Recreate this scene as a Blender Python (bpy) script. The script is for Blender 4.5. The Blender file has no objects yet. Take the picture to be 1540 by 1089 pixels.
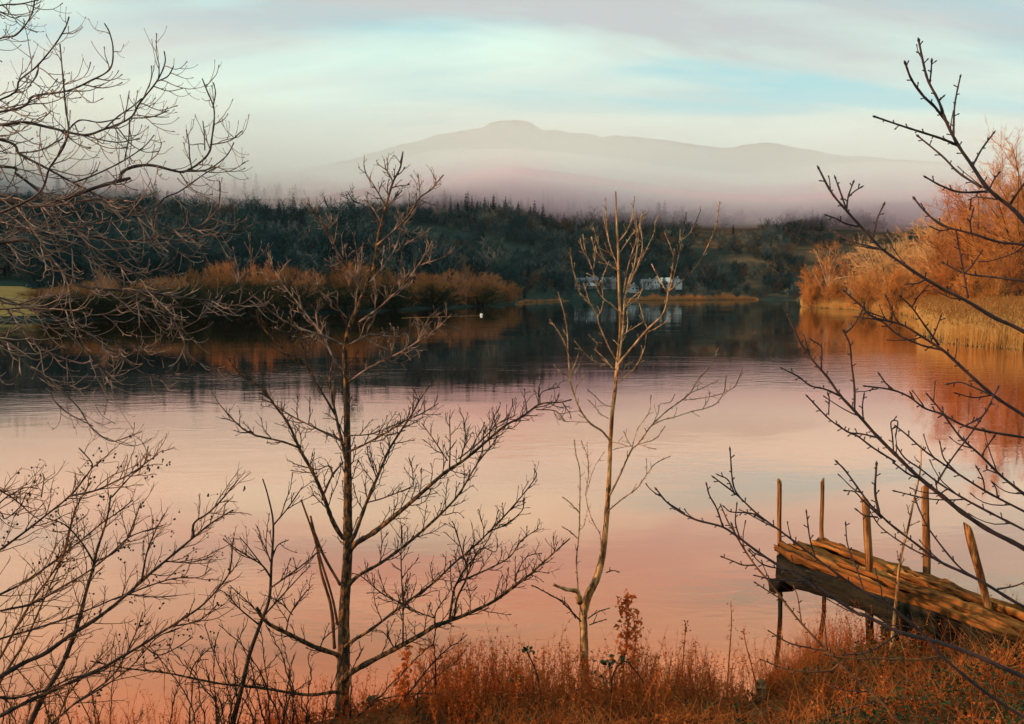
import bpy, math, random
import numpy as np

# ------------------------------------------------------------------ camera, light, sky
scene = bpy.context.scene
COL = scene.collection
W0, H0, F = 1540.0, 1089.0, 1200.0          # photograph size, focal length in photo pixels
CAM_H = 4.2                                  # eye height above the lake
PITCH = math.atan((544.5 - 438.0) / F)
cam_data = bpy.data.cameras.new("camera")
cam_data.sensor_width = 36.0
cam_data.lens = 36.0 * F / W0
cam_data.clip_start = 0.05
cam_data.clip_end = 30000.0
cam = bpy.data.objects.new("camera", cam_data)
cam.location = (0, 0, CAM_H)
cam.rotation_euler = (math.pi / 2 - PITCH, 0, 0)
COL.objects.link(cam)
scene.camera = cam

SUN_EL = math.radians(13.0)
SUN_AZ = math.radians(-98.0)                # clockwise from +Y (the view): low, from the left, a little behind
SUN_DIR = (math.sin(SUN_AZ) * math.cos(SUN_EL), math.cos(SUN_AZ) * math.cos(SUN_EL), math.sin(SUN_EL))
sun_data = bpy.data.lights.new("sun", 'SUN')
sun_data.energy = 5.0
sun_data.angle = math.radians(0.5)
sun_data.color = (1.0, 0.66, 0.38)
sun = bpy.data.objects.new("sun", sun_data)
COL.objects.link(sun)
from mathutils import Vector, Matrix
sun.rotation_euler = Vector(SUN_DIR).to_track_quat('Z', 'Y').to_euler()

scene.view_settings.view_transform = 'Standard'
scene.view_settings.look = 'None'
scene.view_settings.exposure = 0.21
scene.view_settings.gamma = 1.0
scene.view_settings.use_curve_mapping = False
scene.render.engine = 'CYCLES'
scene.cycles.use_denoising = True
scene.cycles.max_bounces = 12
scene.cycles.diffuse_bounces = 2
scene.cycles.glossy_bounces = 3
scene.cycles.transparent_max_bounces = 6
scene.cycles.volume_bounces = 10
scene.cycles.caustics_reflective = False
scene.cycles.caustics_refractive = False


class Nodes:
    """small helper that adds and links shader nodes"""
    def __init__(self, tree):
        self.t = tree
        tree.nodes.clear()

    def n(self, kind, ins=None, **props):
        nd = self.t.nodes.new(kind)
        for k, v in props.items():
            setattr(nd, k, v)
        for k, v in (ins or {}).items():
            sock = nd.inputs[k]
            if hasattr(v, 'links'):
                self.t.links.new(v, sock)
            else:
                sock.default_value = v
        return nd

    def link(self, a, b):
        self.t.links.new(a, b)

    def ramp(self, fac, stops):
        nd = self.t.nodes.new('ShaderNodeValToRGB')
        cr = nd.color_ramp
        while len(cr.elements) < len(stops):
            cr.elements.new(0.5)
        for e, (p, c) in zip(cr.elements, stops):
            e.position = p
            e.color = (c[0], c[1], c[2], 1) if not isinstance(c, (int, float)) else (c, c, c, 1)
        self.link(fac, nd.inputs[0])
        return nd.outputs[0]

    def math(self, op, a, b=0.0, clamp=False):
        nd = self.t.nodes.new('ShaderNodeMath')
        nd.operation = op
        nd.use_clamp = clamp
        for i, v in enumerate((a, b)):
            if hasattr(v, 'links'):
                self.link(v, nd.inputs[i])
            else:
                nd.inputs[i].default_value = v
        return nd.outputs[0]

    def mix(self, fac, a, b):
        nd = self.t.nodes.new('ShaderNodeMix')
        nd.data_type = 'RGBA'
        for s, v in ((nd.inputs[0], fac), (nd.inputs[6], a), (nd.inputs[7], b)):
            if hasattr(v, 'links'):
                self.link(v, s)
            elif isinstance(v, (int, float)):
                s.default_value = v
            else:
                s.default_value = (v[0], v[1], v[2], 1)
        return nd.outputs[2]


SKY_A, SKY_B = (15.1, 2.5, 1.0), (6.1, 5.4, 9.0)
world = bpy.data.worlds.new("World")
scene.world = world
world.use_nodes = True
S = Nodes(world.node_tree)
sky = S.n('ShaderNodeTexSky', sky_type='NISHITA')
sky.sun_disc = False
sky.sun_elevation = SUN_EL
sky.sun_rotation = SUN_AZ % (2 * math.pi)
sky.air_density = 1.0
sky.dust_density = 1.5
tc = S.n('ShaderNodeTexCoord')
sep = S.n('ShaderNodeSeparateXYZ', {0: tc.outputs['Generated']})
zc = S.math('MAXIMUM', sep.outputs[2], 0.0)
den = S.math('ADD', zc, 0.22)
u = S.math('DIVIDE', sep.outputs[0], den)
v = S.math('DIVIDE', sep.outputs[1], den)
uv = S.n('ShaderNodeCombineXYZ', {0: u, 1: v, 2: 0.0})
mp = S.n('ShaderNodeMapping', {0: uv.outputs[0], 1: SKY_A, 2: (0, 0, math.radians(-14)), 3: (0.50, 1.9, 1.0)})
n1 = S.n('ShaderNodeTexNoise', {'Vector': mp.outputs[0], 'Scale': 1.6, 'Detail': 7.0, 'Roughness': 0.52, 'Distortion': 0.35})
n2 = S.n('ShaderNodeTexNoise', {'Vector': mp.outputs[0], 'Scale': 1.5, 'Detail': 6.0, 'Roughness': 0.5, 'Distortion': 0.6})
mp2 = S.n('ShaderNodeMapping', {0: uv.outputs[0], 1: SKY_B, 2: (0, 0, math.radians(-14)), 3: (0.42, 1.6, 1.0)})
S.link(mp2.outputs[0], n2.inputs['Vector'])
cover = S.ramp(n1.outputs[0], [(0.34, 0.0), (0.43, 0.70), (0.52, 1.0)])             # thin gaps of clear sky
shade = S.ramp(n2.outputs[0], [(0.36, (5.1, 5.4, 5.4)), (0.48, (5.9, 7.4, 6.8)), (0.62, (6.6, 8.8, 7.7))])  # grey to bright cloud
clear = S.n('ShaderNodeMix', {0: 0.75}, data_type='RGBA')
S.link(sky.outputs[0], clear.inputs[6])
clear.inputs[7].default_value = (3.6, 7.4, 7.9, 1)
cloudy = S.mix(cover, clear.outputs[2], shade)
low = S.ramp(sep.outputs[2], [(0.0, 1.0), (0.10, 0.7), (0.19, 0.0)])      # paler murk near the skyline
murk = S.mix(low, cloudy, (6.2, 7.5, 6.9))
bg = S.n('ShaderNodeBackground', {0: murk, 1: 0.1})
out = S.n('ShaderNodeOutputWorld', {0: bg.outputs[0]})

# ------------------------------------------------------------------ geometry helpers
RNG = np.random.default_rng(7)
random.seed(7)
_cp, _sp = math.cos(PITCH), math.sin(PITCH)


def P(px, py, Y):
    """world point that lies Y metres ahead on the sight line of a photo pixel"""
    a, b = (px - 770.0) / F, -(py - 544.5) / F
    d = np.array([a, _cp + b * _sp, -_sp + b * _cp])
    return np.array([0, 0, CAM_H]) + d * (Y / d[1])


def G(px, py, z=0.0):
    """point of the level plane z seen at a photo pixel"""
    a, b = (px - 770.0) / F, -(py - 544.5) / F
    d = np.array([a, _cp + b * _sp, -_sp + b * _cp])
    return np.array([0, 0, CAM_H]) + d * ((z - CAM_H) / d[2])


class MB:
    """collects triangles and quads and links them as one mesh object"""
    def __init__(self):
        self.v, self.q, self.t = [], [], []
        self.n = 0

    def add(self, v, q=None, t=None):
        v = np.asarray(v, dtype=np.float32).reshape(-1, 3)
        if q is not None and len(q):
            self.q.append(np.asarray(q, dtype=np.int64) + self.n)
        if t is not None and len(t):
            self.t.append(np.asarray(t, dtype=np.int64) + self.n)
        self.v.append(v)
        self.n += len(v)

    def tube(self, pts, rad, n=6, cap=True):
        pts = np.asarray(pts, float)
        m = len(pts)
        rad = np.broadcast_to(np.asarray(rad, float), (m,))
        T = np.gradient(pts, axis=0)
        T /= np.linalg.norm(T, axis=1, keepdims=True) + 1e-12
        mean = np.abs(T.mean(axis=0))
        ref = np.zeros(3)
        ref[int(np.argmin(mean))] = 1
        A = np.cross(T, ref)
        A /= np.linalg.norm(A, axis=1, keepdims=True) + 1e-12
        B = np.cross(T, A)
        ang = np.arange(n) * 2 * math.pi / n
        ring = np.cos(ang)[None, :, None] * A[:, None, :] + np.sin(ang)[None, :, None] * B[:, None, :]
        V = pts[:, None, :] + ring * rad[:, None, None]
        i = np.arange(m - 1)[:, None] * n
        j = np.arange(n)[None, :]
        k = (j + 1) % n
        q = np.stack([i + j, i + k, i + n + k, i + n + j], axis=-1).reshape(-1, 4)
        t = None
        V = V.reshape(-1, 3)
        if cap:
            V = np.vstack([V, pts[:1], pts[-1:]])
            c0, c1 = m * n, m * n + 1
            jj = np.arange(n)
            t = np.vstack([np.stack([jj, np.full(n, c0), (jj + 1) % n], -1),
                           np.stack([(m - 1) * n + jj, (m - 1) * n + (jj + 1) % n, np.full(n, c1)], -1)])
        self.add(V, q, t)

    def spikes(self, p, d, L, r, bend=None):
        """many tapered three-sided twigs at once; bend adds a kinked middle"""
        p, d = np.asarray(p, float), np.asarray(d, float)
        m = len(p)
        if not m:
            return
        L = np.broadcast_to(np.asarray(L, float), (m,))[:, None]
        r = np.broadcast_to(np.asarray(r, float), (m,))[:, None]
        d = d / (np.linalg.norm(d, axis=1, keepdims=True) + 1e-12)
        ref = np.where(np.abs(d[:, 2:3]) > 0.8, np.array([[1., 0, 0]]), np.array([[0, 0, 1.]]))
        A = np.cross(d, ref)
        A /= np.linalg.norm(A, axis=1, keepdims=True) + 1e-12
        B = np.cross(d, A)
        rows = []
        c, s = math.cos(2.0944), math.sin(2.0944)
        rows += [p + A * r, p + (A * c + B * s) * r, p + (A * c - B * s) * r]
        tip = p + d * L
        if bend is not None:
            mid = p + d * L * 0.5 + np.asarray(bend, float) * L
            r2 = r * 0.7
            rows += [mid + A * r2, mid + (A * c + B * s) * r2, mid + (A * c - B * s) * r2]
        rows.append(tip)
        k = len(rows)
        V = np.stack(rows, axis=1).reshape(-1, 3)
        o = (np.arange(m) * k)[:, None]
        if bend is None:
            t = np.concatenate([o + np.array([[0, 1, 3]]), o + np.array([[1, 2, 3]]), o + np.array([[2, 0, 3]])])
            self.add(V, None, t)
        else:
            q = np.concatenate([o + np.array([[0, 1, 4, 3]]), o + np.array([[1, 2, 5, 4]]), o + np.array([[2, 0, 3, 5]])])
            t = np.concatenate([o + np.array([[3, 4, 6]]), o + np.array([[4, 5, 6]]), o + np.array([[5, 3, 6]])])
            self.add(V, q, t)

    def box(self, c, sx, sy, sz, M=None):
        x, y, z = sx / 2, sy / 2, sz / 2
        V = np.array([[-x, -y, -z], [x, -y, -z], [x, y, -z], [-x, y, -z], [-x, -y, z], [x, -y, z], [x, y, z], [-x, y, z]])
        if M is not None:
            V = V @ np.asarray(M).T
        V = V + np.asarray(c)
        self.add(V, [[0, 3, 2, 1], [4, 5, 6, 7], [0, 1, 5, 4], [1, 2, 6, 5], [2, 3, 7, 6], [3, 0, 4, 7]])

    def mesh(self, name, mat, smooth=True):
        me = bpy.data.meshes.new(name)
        V = np.vstack(self.v) if self.v else np.zeros((0, 3), np.float32)
        Q = np.vstack(self.q) if self.q else np.zeros((0, 4), np.int64)
        Tt = np.vstack(self.t) if self.t else np.zeros((0, 3), np.int64)
        me.vertices.add(len(V))
        me.vertices.foreach_set('co', V.astype(np.float32).ravel())
        loops = np.concatenate([Q.ravel(), Tt.ravel()]).astype(np.int32)
        me.loops.add(len(loops))
        me.loops.foreach_set('vertex_index', loops)
        npoly = len(Q) + len(Tt)
        me.polygons.add(npoly)
        start = np.concatenate([np.arange(len(Q)) * 4, len(Q) * 4 + np.arange(len(Tt)) * 3]).astype(np.int32)
        me.polygons.foreach_set('loop_start', start)
        me.polygons.foreach_set('use_smooth', np.full(npoly, smooth, dtype=bool))
        me.update(calc_edges=True)
        me.validate()
        if mat is not None:
            me.materials.append(mat)
        return me

    def build(self, name, mat, parent=None, smooth=True, loc=None):
        o = bpy.data.objects.new(name, self.mesh(name, mat, smooth))
        COL.objects.link(o)
        if parent is not None:
            o.parent = parent
        if loc is not None:
            o.location = loc
        return o


def tag(o, label=None, cat=None, group=None, kind=None):
    for k, val in (('label', label), ('category', cat), ('group', group), ('kind', kind)):
        if val:
            o[k] = val
    return o


def thing(name, label, cat, loc=(0, 0, 0), group=None, rz=0.0, sc=1.0):
    o = bpy.data.objects.new(name, None)
    o.empty_display_size = 0.1
    o.location = [float(c) for c in loc]
    o.rotation_euler = (0, 0, rz)
    o.scale = (sc, sc, sc)
    COL.objects.link(o)
    return tag(o, label, cat, group)


def dup(root, loc, rz=0.0, sc=(1, 1, 1), label=None, group=None):
    r = root.copy()
    COL.objects.link(r)
    r.location = [float(c) for c in loc]
    r.rotation_euler = (0, 0, rz)
    r.scale = sc
    if label:
        r['label'] = label
    if group:
        r['group'] = group
    for ch in list(root.children):
        c = ch.copy()
        COL.objects.link(c)
        c.parent = r
        for g in ch.children:
            e = g.copy()
            COL.objects.link(e)
            e.parent = c
    return r


def spline(pts, sub=6):
    p = np.asarray(pts, float)
    if len(p) < 3:
        t = np.linspace(0, 1, sub + 1)[:, None]
        return p[0] * (1 - t) + p[-1] * t
    e = np.vstack([2 * p[0] - p[1], p, 2 * p[-1] - p[-2]])
    outp = []
    for i in range(len(p) - 1):
        p0, p1, p2, p3 = e[i:i + 4]
        t = np.linspace(0, 1, sub, endpoint=False)[:, None]
        outp.append(0.5 * (2 * p1 + (p2 - p0) * t + (2 * p0 - 5 * p1 + 4 * p2 - p3) * t ** 2 + (3 * p1 - p0 - 3 * p2 + p3) * t ** 3))
    outp.append(p[-1:])
    return np.vstack(outp)


def vnoise(x, y, seed=0):
    """smooth value noise, -1..1, on arrays"""
    x, y = np.asarray(x, float), np.asarray(y, float)
    xi, yi = np.floor(x), np.floor(y)
    fx, fy = x - xi, y - yi
    fx, fy = fx * fx * (3 - 2 * fx), fy * fy * (3 - 2 * fy)

    def h(a, b):
        s = np.sin(a * 127.1 + b * 311.7 + seed * 74.7) * 43758.5453
        return (s - np.floor(s)) * 2 - 1
    return (h(xi, yi) * (1 - fx) + h(xi + 1, yi) * fx) * (1 - fy) + (h(xi, yi + 1) * (1 - fx) + h(xi + 1, yi + 1) * fx) * fy


def fbm(x, y, seed=0, octs=4):
    s, a = 0.0, 1.0
    for k in range(octs):
        s = s + a * vnoise(np.asarray(x) * 2 ** k, np.asarray(y) * 2 ** k, seed + k * 3)
        a *= 0.5
    return s


# ------------------------------------------------------------------ materials
def new_mat(name):
    m = bpy.data.materials.new(name)
    m.use_nodes = True
    return m, Nodes(m.node_tree)


def mat_noise(name, stops, scale=3.0, detail=5.0, rough=0.85, bump=0.0, bump_scale=None, stretch=(1, 1, 1), rnd=0.0, spec=0.2, coord='Object', dist=0.02, transl=0.0):
    """surface whose colour wanders through the given stops"""
    m, N = new_mat(name)
    t = N.n('ShaderNodeTexCoord')
    mp_ = N.n('ShaderNodeMapping', {0: t.outputs[coord], 3: stretch})
    nz = N.n('ShaderNodeTexNoise', {'Vector': mp_.outputs[0], 'Scale': scale, 'Detail': detail, 'Roughness': 0.6})
    fac = nz.outputs[0]
    if rnd:
        oi = N.n('ShaderNodeObjectInfo')
        fac = N.math('ADD', fac, N.math('MULTIPLY', N.math('SUBTRACT', oi.outputs['Random'], 0.5), rnd))
    c = N.ramp(fac, stops)
    b = N.n('ShaderNodeBsdfPrincipled', {'Base Color': c, 'Roughness': rough, 'Specular IOR Level': spec})
    if bump:
        nb = N.n('ShaderNodeTexNoise', {'Vector': mp_.outputs[0], 'Scale': bump_scale or scale * 4, 'Detail': 6.0, 'Roughness': 0.65})
        bp = N.n('ShaderNodeBump', {'Strength': bump, 'Distance': dist, 'Height': nb.outputs[0]})
        N.link(bp.outputs[0], b.inputs['Normal'])
    sh = b.outputs[0]
    if transl:      # thin dry leaves let light through
        tl = N.n('ShaderNodeBsdfTranslucent', {'Color': c})
        sh = N.n('ShaderNodeMixShader', {0: transl, 1: sh, 2: tl.outputs[0]}).outputs[0]
    N.n('ShaderNodeOutputMaterial', {0: sh})
    return m


M = {}
M['main_bark'] = mat_noise('main_bark', [(0.36, (0.016, 0.018, 0.016)), (0.50, (0.045, 0.028, 0.018)), (0.57, (0.20, 0.080, 0.026)), (0.70, (0.36, 0.15, 0.045))], 28, 6, 0.9, 0.9, 70, (1, 1, 0.45))
M['pale_bark'] = mat_noise('pale_bark', [(0.38, (0.09, 0.035, 0.014)), (0.48, (0.36, 0.155, 0.055)), (0.64, (0.66, 0.37, 0.17))], 22, 5, 0.75, 0.5, 60, (1, 1, 0.3))
M['dark_twig'] = mat_noise('dark_twig', [(0.4, (0.022, 0.016, 0.015)), (0.62, (0.080, 0.040, 0.026))], 12, 3, 0.8, 0.5, 90, spec=0.15)
M['rust_twig'] = mat_noise('rust_twig', [(0.4, (0.09, 0.035, 0.018)), (0.6, (0.22, 0.085, 0.035))], 12, 3, 0.8, spec=0.15)
M['purple_twig'] = mat_noise('purple_twig', [(0.42, (0.018, 0.013, 0.017)), (0.66, (0.075, 0.032, 0.026))], 10, 3, 0.7, spec=0.25)
M['overhang_bark'] = mat_noise('overhang_bark', [(0.42, (0.022, 0.016, 0.018)), (0.64, (0.13, 0.07, 0.055))], 7, 3, 0.75, spec=0.25)
M['overhang_twig'] = mat_noise('overhang_twig', [(0.36, (0.06, 0.034, 0.030)), (0.62, (0.38, 0.23, 0.17))], 9, 3, 0.75, spec=0.25)
M['hill_twig'] = mat_noise('hill_twig', [(0.2, (0.006, 0.026, 0.032)), (0.5, (0.020, 0.048, 0.054)), (0.7, (0.062, 0.080, 0.080)), (0.85, (0.15, 0.125, 0.105))], 0.25, 3, 0.95, rnd=0.7, spec=0.0)
M['hill_rust'] = mat_noise('hill_rust', [(0.25, (0.06, 0.036, 0.028)), (0.75, (0.13, 0.065, 0.04))], 0.25, 3, 0.95, rnd=0.6, spec=0.0)
M['hill_trunk'] = mat_noise('hill_trunk', [(0.4, (0.03, 0.03, 0.028)), (0.6, (0.06, 0.05, 0.045))], 2, 3, 0.95, spec=0.0)
M['needle'] = mat_noise('needle', [(0.3, (0.010, 0.024, 0.028)), (0.7, (0.020, 0.042, 0.040))], 0.6, 3, 0.95, rnd=0.4, spec=0.0)
M['shore_twig'] = mat_noise('shore_twig', [(0.25, (0.20, 0.085, 0.030)), (0.5, (0.38, 0.145, 0.055)), (0.75, (0.48, 0.19, 0.085))], 0.35, 4, 0.9, rnd=0.6, spec=0.0)
M['right_twig'] = mat_noise('right_twig', [(0.25, (0.34, 0.115, 0.030)), (0.5, (0.52, 0.19, 0.05)), (0.75, (0.60, 0.25, 0.08))], 0.3, 4, 0.9, rnd=0.3, spec=0.0)
M['right_pale_twig'] = mat_noise('right_pale_twig', [(0.25, (0.44, 0.20, 0.075)), (0.5, (0.60, 0.30, 0.12)), (0.75, (0.68, 0.38, 0.17))], 0.3, 4, 0.9, rnd=0.3, spec=0.0)
M['right_rust_twig'] = mat_noise('right_rust_twig', [(0.25, (0.24, 0.070, 0.022)), (0.5, (0.40, 0.125, 0.036)), (0.75, (0.50, 0.18, 0.06))], 0.3, 4, 0.9, rnd=0.3, spec=0.0)
M['right_trunk'] = mat_noise('right_trunk', [(0.4, (0.10, 0.05, 0.028)), (0.6, (0.26, 0.13, 0.06))], 2.5, 4, 0.9, spec=0.0)
M['upper_bark'] = mat_noise('upper_bark', [(0.4, (0.05, 0.032, 0.032)), (0.62, (0.30, 0.18, 0.135))], 9, 3, 0.8, spec=0.15)
M['pale_rod'] = mat_noise('pale_rod', [(0.36, (0.10, 0.045, 0.022)), (0.5, (0.31, 0.17, 0.09)), (0.64, (0.52, 0.33, 0.20))], 16, 4, 0.75, spec=0.15)
M['shade_dark_scrub'] = mat_noise('shade_dark_scrub', [(0.3, (0.022, 0.034, 0.020)), (0.7, (0.060, 0.058, 0.030))], 0.4, 4, 0.95, rnd=0.4, spec=0.0)  # dark twig colour stands in for shade on the scrub's lower half
M['right_dark_trunk'] = mat_noise('right_dark_trunk', [(0.4, (0.030, 0.018, 0.014)), (0.6, (0.10, 0.045, 0.025))], 2.5, 4, 0.9, spec=0.0)
M['birch_bark'] = mat_noise('birch_bark', [(0.35, (0.25, 0.17, 0.11)), (0.6, (0.68, 0.54, 0.40))], 3, 4, 0.8, spec=0.1)

# ------------------------------------------------------------------ the large shapes that light and air depend on
FELL_CREST = [(-140, 0), (-40, 0), (0, 60), (48, 117), (67, 122.5), (133, 129.5), (200, 132), (269, 140), (300, 150), (335, 180), (400, 220), (520, 200), (650, 150), (800, 110), (900, 0)]
MIST_LAYERS = [(48, 0.0045), (95, 0.0030), (150, 0.0011)]
MIST_LOW = 0.009
MIST_C = (0.982, 0.966, 0.976, 1)
MIST_SUN_PINK = (0.985, 0.70, 0.80, 1)  # pink of warm sunlight put into the low mist's own colour
HAZE_D = 0.000025
HAZE_C = (0.80, 0.93, 0.97, 1)
# ------------------------------------------------------------------ lake
m, N = new_mat('lake_water')
t = N.n('ShaderNodeTexCoord')
sp_ = N.n('ShaderNodeSeparateXYZ', {0: t.outputs['Object']})
mpa = N.n('ShaderNodeMapping', {0: t.outputs['Object'], 2: (0, 0, math.radians(7)), 3: (0.50, 1.35, 1)})
mpb = N.n('ShaderNodeMapping', {0: t.outputs['Object'], 2: (0, 0, math.radians(-6)), 3: (1.1, 2.7, 1)})
mpc = N.n('ShaderNodeMapping', {0: t.outputs['Object'], 1: (11, 4, 0), 3: (0.028, 0.055, 1)})
mpd = N.n('ShaderNodeMapping', {0: t.outputs['Object'], 1: (1, 3, 0), 3: (0.05, 0.12, 1)})
na = N.n('ShaderNodeTexNoise', {'Vector': mpa.outputs[0], 'Scale': 1.0, 'Detail': 4.0, 'Roughness': 0.55, 'Distortion': 0.8})
nb = N.n('ShaderNodeTexNoise', {'Vector': mpb.outputs[0], 'Scale': 1.0, 'Detail': 3.0, 'Roughness': 0.55, 'Distortion': 0.6})
nc = N.n('ShaderNodeTexNoise', {'Vector': mpc.outputs[0], 'Scale': 1.0, 'Detail': 3.0, 'Roughness': 0.5})
ndd = N.n('ShaderNodeTexNoise', {'Vector': mpd.outputs[0], 'Scale': 1.0, 'Detail': 3.0, 'Roughness': 0.5})
# a breeze lies over one band of the lake; both shores are sheltered
reach = N.math('SUBTRACT', sp_.outputs[1], N.n('ShaderNodeMapRange', {0: sp_.outputs[0], 1: 2.0, 2: 32.0, 3: 0.0, 4: 34.0}).outputs[0])
far_in = N.n('ShaderNodeMapRange', {0: reach, 1: 39.0, 2: 27.0, 3: 0.0, 4: 1.0}, interpolation_type='SMOOTHSTEP')
near_in = N.n('ShaderNodeMapRange', {0: sp_.outputs[1], 1: 19.0, 2: 30.0, 3: 0.0, 4: 1.0}, interpolation_type='SMOOTHSTEP')
patch = N.ramp(nc.outputs[0], [(0.38, 0.06), (0.60, 1.0)])
band = N.math('MULTIPLY', N.math('MULTIPLY', far_in.outputs[0], near_in.outputs[0]), patch)
calm = N.ramp(ndd.outputs[0], [(0.44, 0.04), (0.66, 0.65)])
amp = N.math('MAXIMUM', band, calm)
hgt = N.math('ADD', N.math('MULTIPLY', na.outputs[0], 0.7), N.math('MULTIPLY', nb.outputs[0], 0.45))
hgt = N.math('MULTIPLY', hgt, amp)
bp = N.n('ShaderNodeBump', {'Strength': 1.0, 'Distance': 0.017, 'Height': hgt})
lw = N.n('ShaderNodeLayerWeight', {'Blend': 0.5})
# warm colour grade painted into steep reflections, a clean mirror at a grazing angle
tint = N.ramp(lw.outputs['Facing'], [(0.50, (0.95, 0.22, 0.11)), (0.58, (1.0, 0.30, 0.165)), (0.65, (1.0, 0.41, 0.27)), (0.74, (1.0, 0.57, 0.43)), (0.83, (1.0, 0.68, 0.58)), (0.92, (0.97, 0.78, 0.75)), (1.0, (0.76, 0.90, 0.90))])
gl = N.n('ShaderNodeBsdfGlossy', {'Color': tint, 'Roughness': 0.03, 'Normal': bp.outputs[0]})
df = N.n('ShaderNodeBsdfDiffuse', {'Color': (0.16, 0.065, 0.03, 1)})
ms = N.n('ShaderNodeMixShader', {0: N.ramp(lw.outputs['Facing'], [(0.55, 0.88), (0.85, 0.985), (1.0, 1.0)]), 1: df.outputs[0], 2: gl.outputs[0]})
N.n('ShaderNodeOutputMaterial', {0: ms.outputs[0]})
M['water'] = m
lake = MB()
lake.add([[-900, -60, 0], [900, -60, 0], [900, 620, 0], [-900, 620, 0]], [[0, 1, 2, 3]])
tag(lake.build('lake', M['water'], smooth=False), kind='structure')

# ------------------------------------------------------------------ far land: shore, hillside, mountain
SHORE = [(-1500, 545), (-700, 512), (-300, 495), (0, 484), (200, 479.5), (400, 475), (560, 469), (680, 463), (745, 459.5), (776, 458), (790, 455), (860, 452.5), (1000, 451.8),
         (1130, 450.8), (1196, 452), (1204, 462), (1250, 464), (1300, 467), (1340, 470), (1377, 479), (1385, 503), (1420, 516), (1470, 522), (1540, 526), (1700, 545), (2100, 600), (3200, 690)]
_sx = np.array([s[0] for s in SHORE], float)
_sd = np.array([G(s[0], s[1])[1] for s in SHORE])


def shore_depth(px):
    return np.interp(px, _sx, _sd)


def land_h(px, d):
    """height of the far land at a bearing (given as photo column) and depth"""
    px, d = np.asarray(px, float), np.asarray(d, float)
    x = (px - 770) / F * d
    s = d - shore_depth(px)
    flat = np.clip(s * 0.12, -1.2, 0.5) + np.clip(s - 6, 0, 80) * 0.012
    flat = flat + np.clip(s - 6, 0, 60) * 0.065 * np.clip((px - 775) / 30, 0, 1) * np.clip((1195 - px) / 30, 0, 1)
    flat = flat + np.clip(s - 4, 0, 120) * 0.036 * np.clip((170 - px) / 110, 0, 1)
    foot = 455 - 55 * np.exp(-((px - 740) / 110.0) ** 2) + 25 * vnoise(x / 160, d / 300, 5)
    foot = foot + np.clip(px - 1300, 0, 400) * 0.15 - np.clip(400 - px, 0, 600) * 0.15
    near = np.clip((820 - px) / 200, 0, 1)
    start = 14 + 105 * np.clip((125 - px) / 60, 0, 1)
    flat = flat + near * 24 * (1 - np.exp(-np.clip(s - start, 0, 600) * 0.115 / 24))
    up = np.clip(d - foot, 0, 900)
    slope = 0.285 + 0.035 * vnoise(x / 260, 3.3, 9)
    hill = up * slope * np.clip(up / 120, 0, 1) ** 0.35
    hill = 175 * (1 - np.exp(-hill / 175)) + np.clip(up / 60, 0, 1) * 5 * fbm(x / 70, d / 70, 2, 3)
    return flat + np.maximum(hill, 0) * np.clip(s / 40, 0, 1)


cols = np.concatenate([np.linspace(-1500, -200, 60, endpoint=False), np.linspace(-200, 1760, 420, endpoint=False), np.linspace(1760, 3200, 70)])
cols = np.sort(np.concatenate([cols, [1194, 1196, 1204, 1205.5, 1376, 1377, 1385, 1386]]))
PX, D = np.meshgrid(cols, np.geomspace(42, 1600, 270), indexing='ij')
Z = land_h(PX, D)
X = (PX - 770) / F * D
nC, nR = X.shape
idx = np.arange(nC * nR).reshape(nC, nR)
q = np.stack([idx[:-1, :-1], idx[1:, :-1], idx[1:, 1:], idx[:-1, 1:]], -1).reshape(-1, 4)
m, N = new_mat('hillside_ground')
t = N.n('ShaderNodeTexCoord')
sp_ = N.n('ShaderNodeSeparateXYZ', {0: t.outputs['Object']})
nz = N.n('ShaderNodeTexNoise', {'Vector': t.outputs['Object'], 'Scale': 0.03, 'Detail': 8.0, 'Roughness': 0.62})
floor_ = N.ramp(nz.outputs[0], [(0.38, (0.012, 0.026, 0.026)), (0.62, (0.035, 0.045, 0.038))])
heath = N.ramp(nz.outputs[0], [(0.34, (0.022, 0.032, 0.026)), (0.48, (0.060, 0.045, 0.030)), (0.58, (0.13, 0.070, 0.040)), (0.70, (0.22, 0.11, 0.06))])
side = N.n('ShaderNodeMapRange', {0: N.math('ADD', sp_.outputs[0], N.math('MULTIPLY', nz.outputs[0], 120.0)), 1: 150.0, 2: 240.0}, interpolation_type='SMOOTHSTEP')
hc = N.mix(side.outputs[0], floor_, heath)
b = N.n('ShaderNodeBsdfPrincipled', {'Base Color': hc, 'Roughness': 0.95, 'Specular IOR Level': 0.0})
N.n('ShaderNodeOutputMaterial', {0: b.outputs[0]})
M['hillside'] = m
hb = MB()
hb.add(np.stack([X, D, Z], -1), q)
tag(hb.build('hillside', M['hillside']), kind='structure')

RIDGE = [(150, 300), (380, 268), (480, 252), (540, 238), (590, 222), (640, 211), (690, 199), (720, 190), (745, 184), (775, 181), (800, 185), (815, 193), (860, 199), (900, 205), (950, 206), (990, 210),
         (1030, 217), (1080, 224), (1110, 217), (1140, 214), (1180, 221), (1220, 230), (1270, 236), (1330, 240), (1400, 246), (1520, 258), (1750, 290)]
mpx = np.linspace(150, 1750, 260)
rz = np.interp(mpx, [r[0] for r in RIDGE], [P(r[0], r[1], 3200)[2] for r in RIDGE])
rx = (mpx - 770) / F * 3200
rz = rz + 7 * fbm(mpx / 22, mpx * 0 + 1.7, 4, 4)
tt = np.linspace(-1, 1, 61)
A_, T_ = np.meshgrid(np.arange(len(mpx)), tt, indexing='ij')
prof = 1 - np.abs(T_) ** 1.15
my = 3200 + np.where(T_ < 0, T_ * 1500, T_ * 1200)
mx = rx[A_] + 0 * T_
mz = rz[A_] * prof + (1 - prof) * prof * 4 * 45 * fbm(mx / 260, my / 260, 8, 5)
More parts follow.
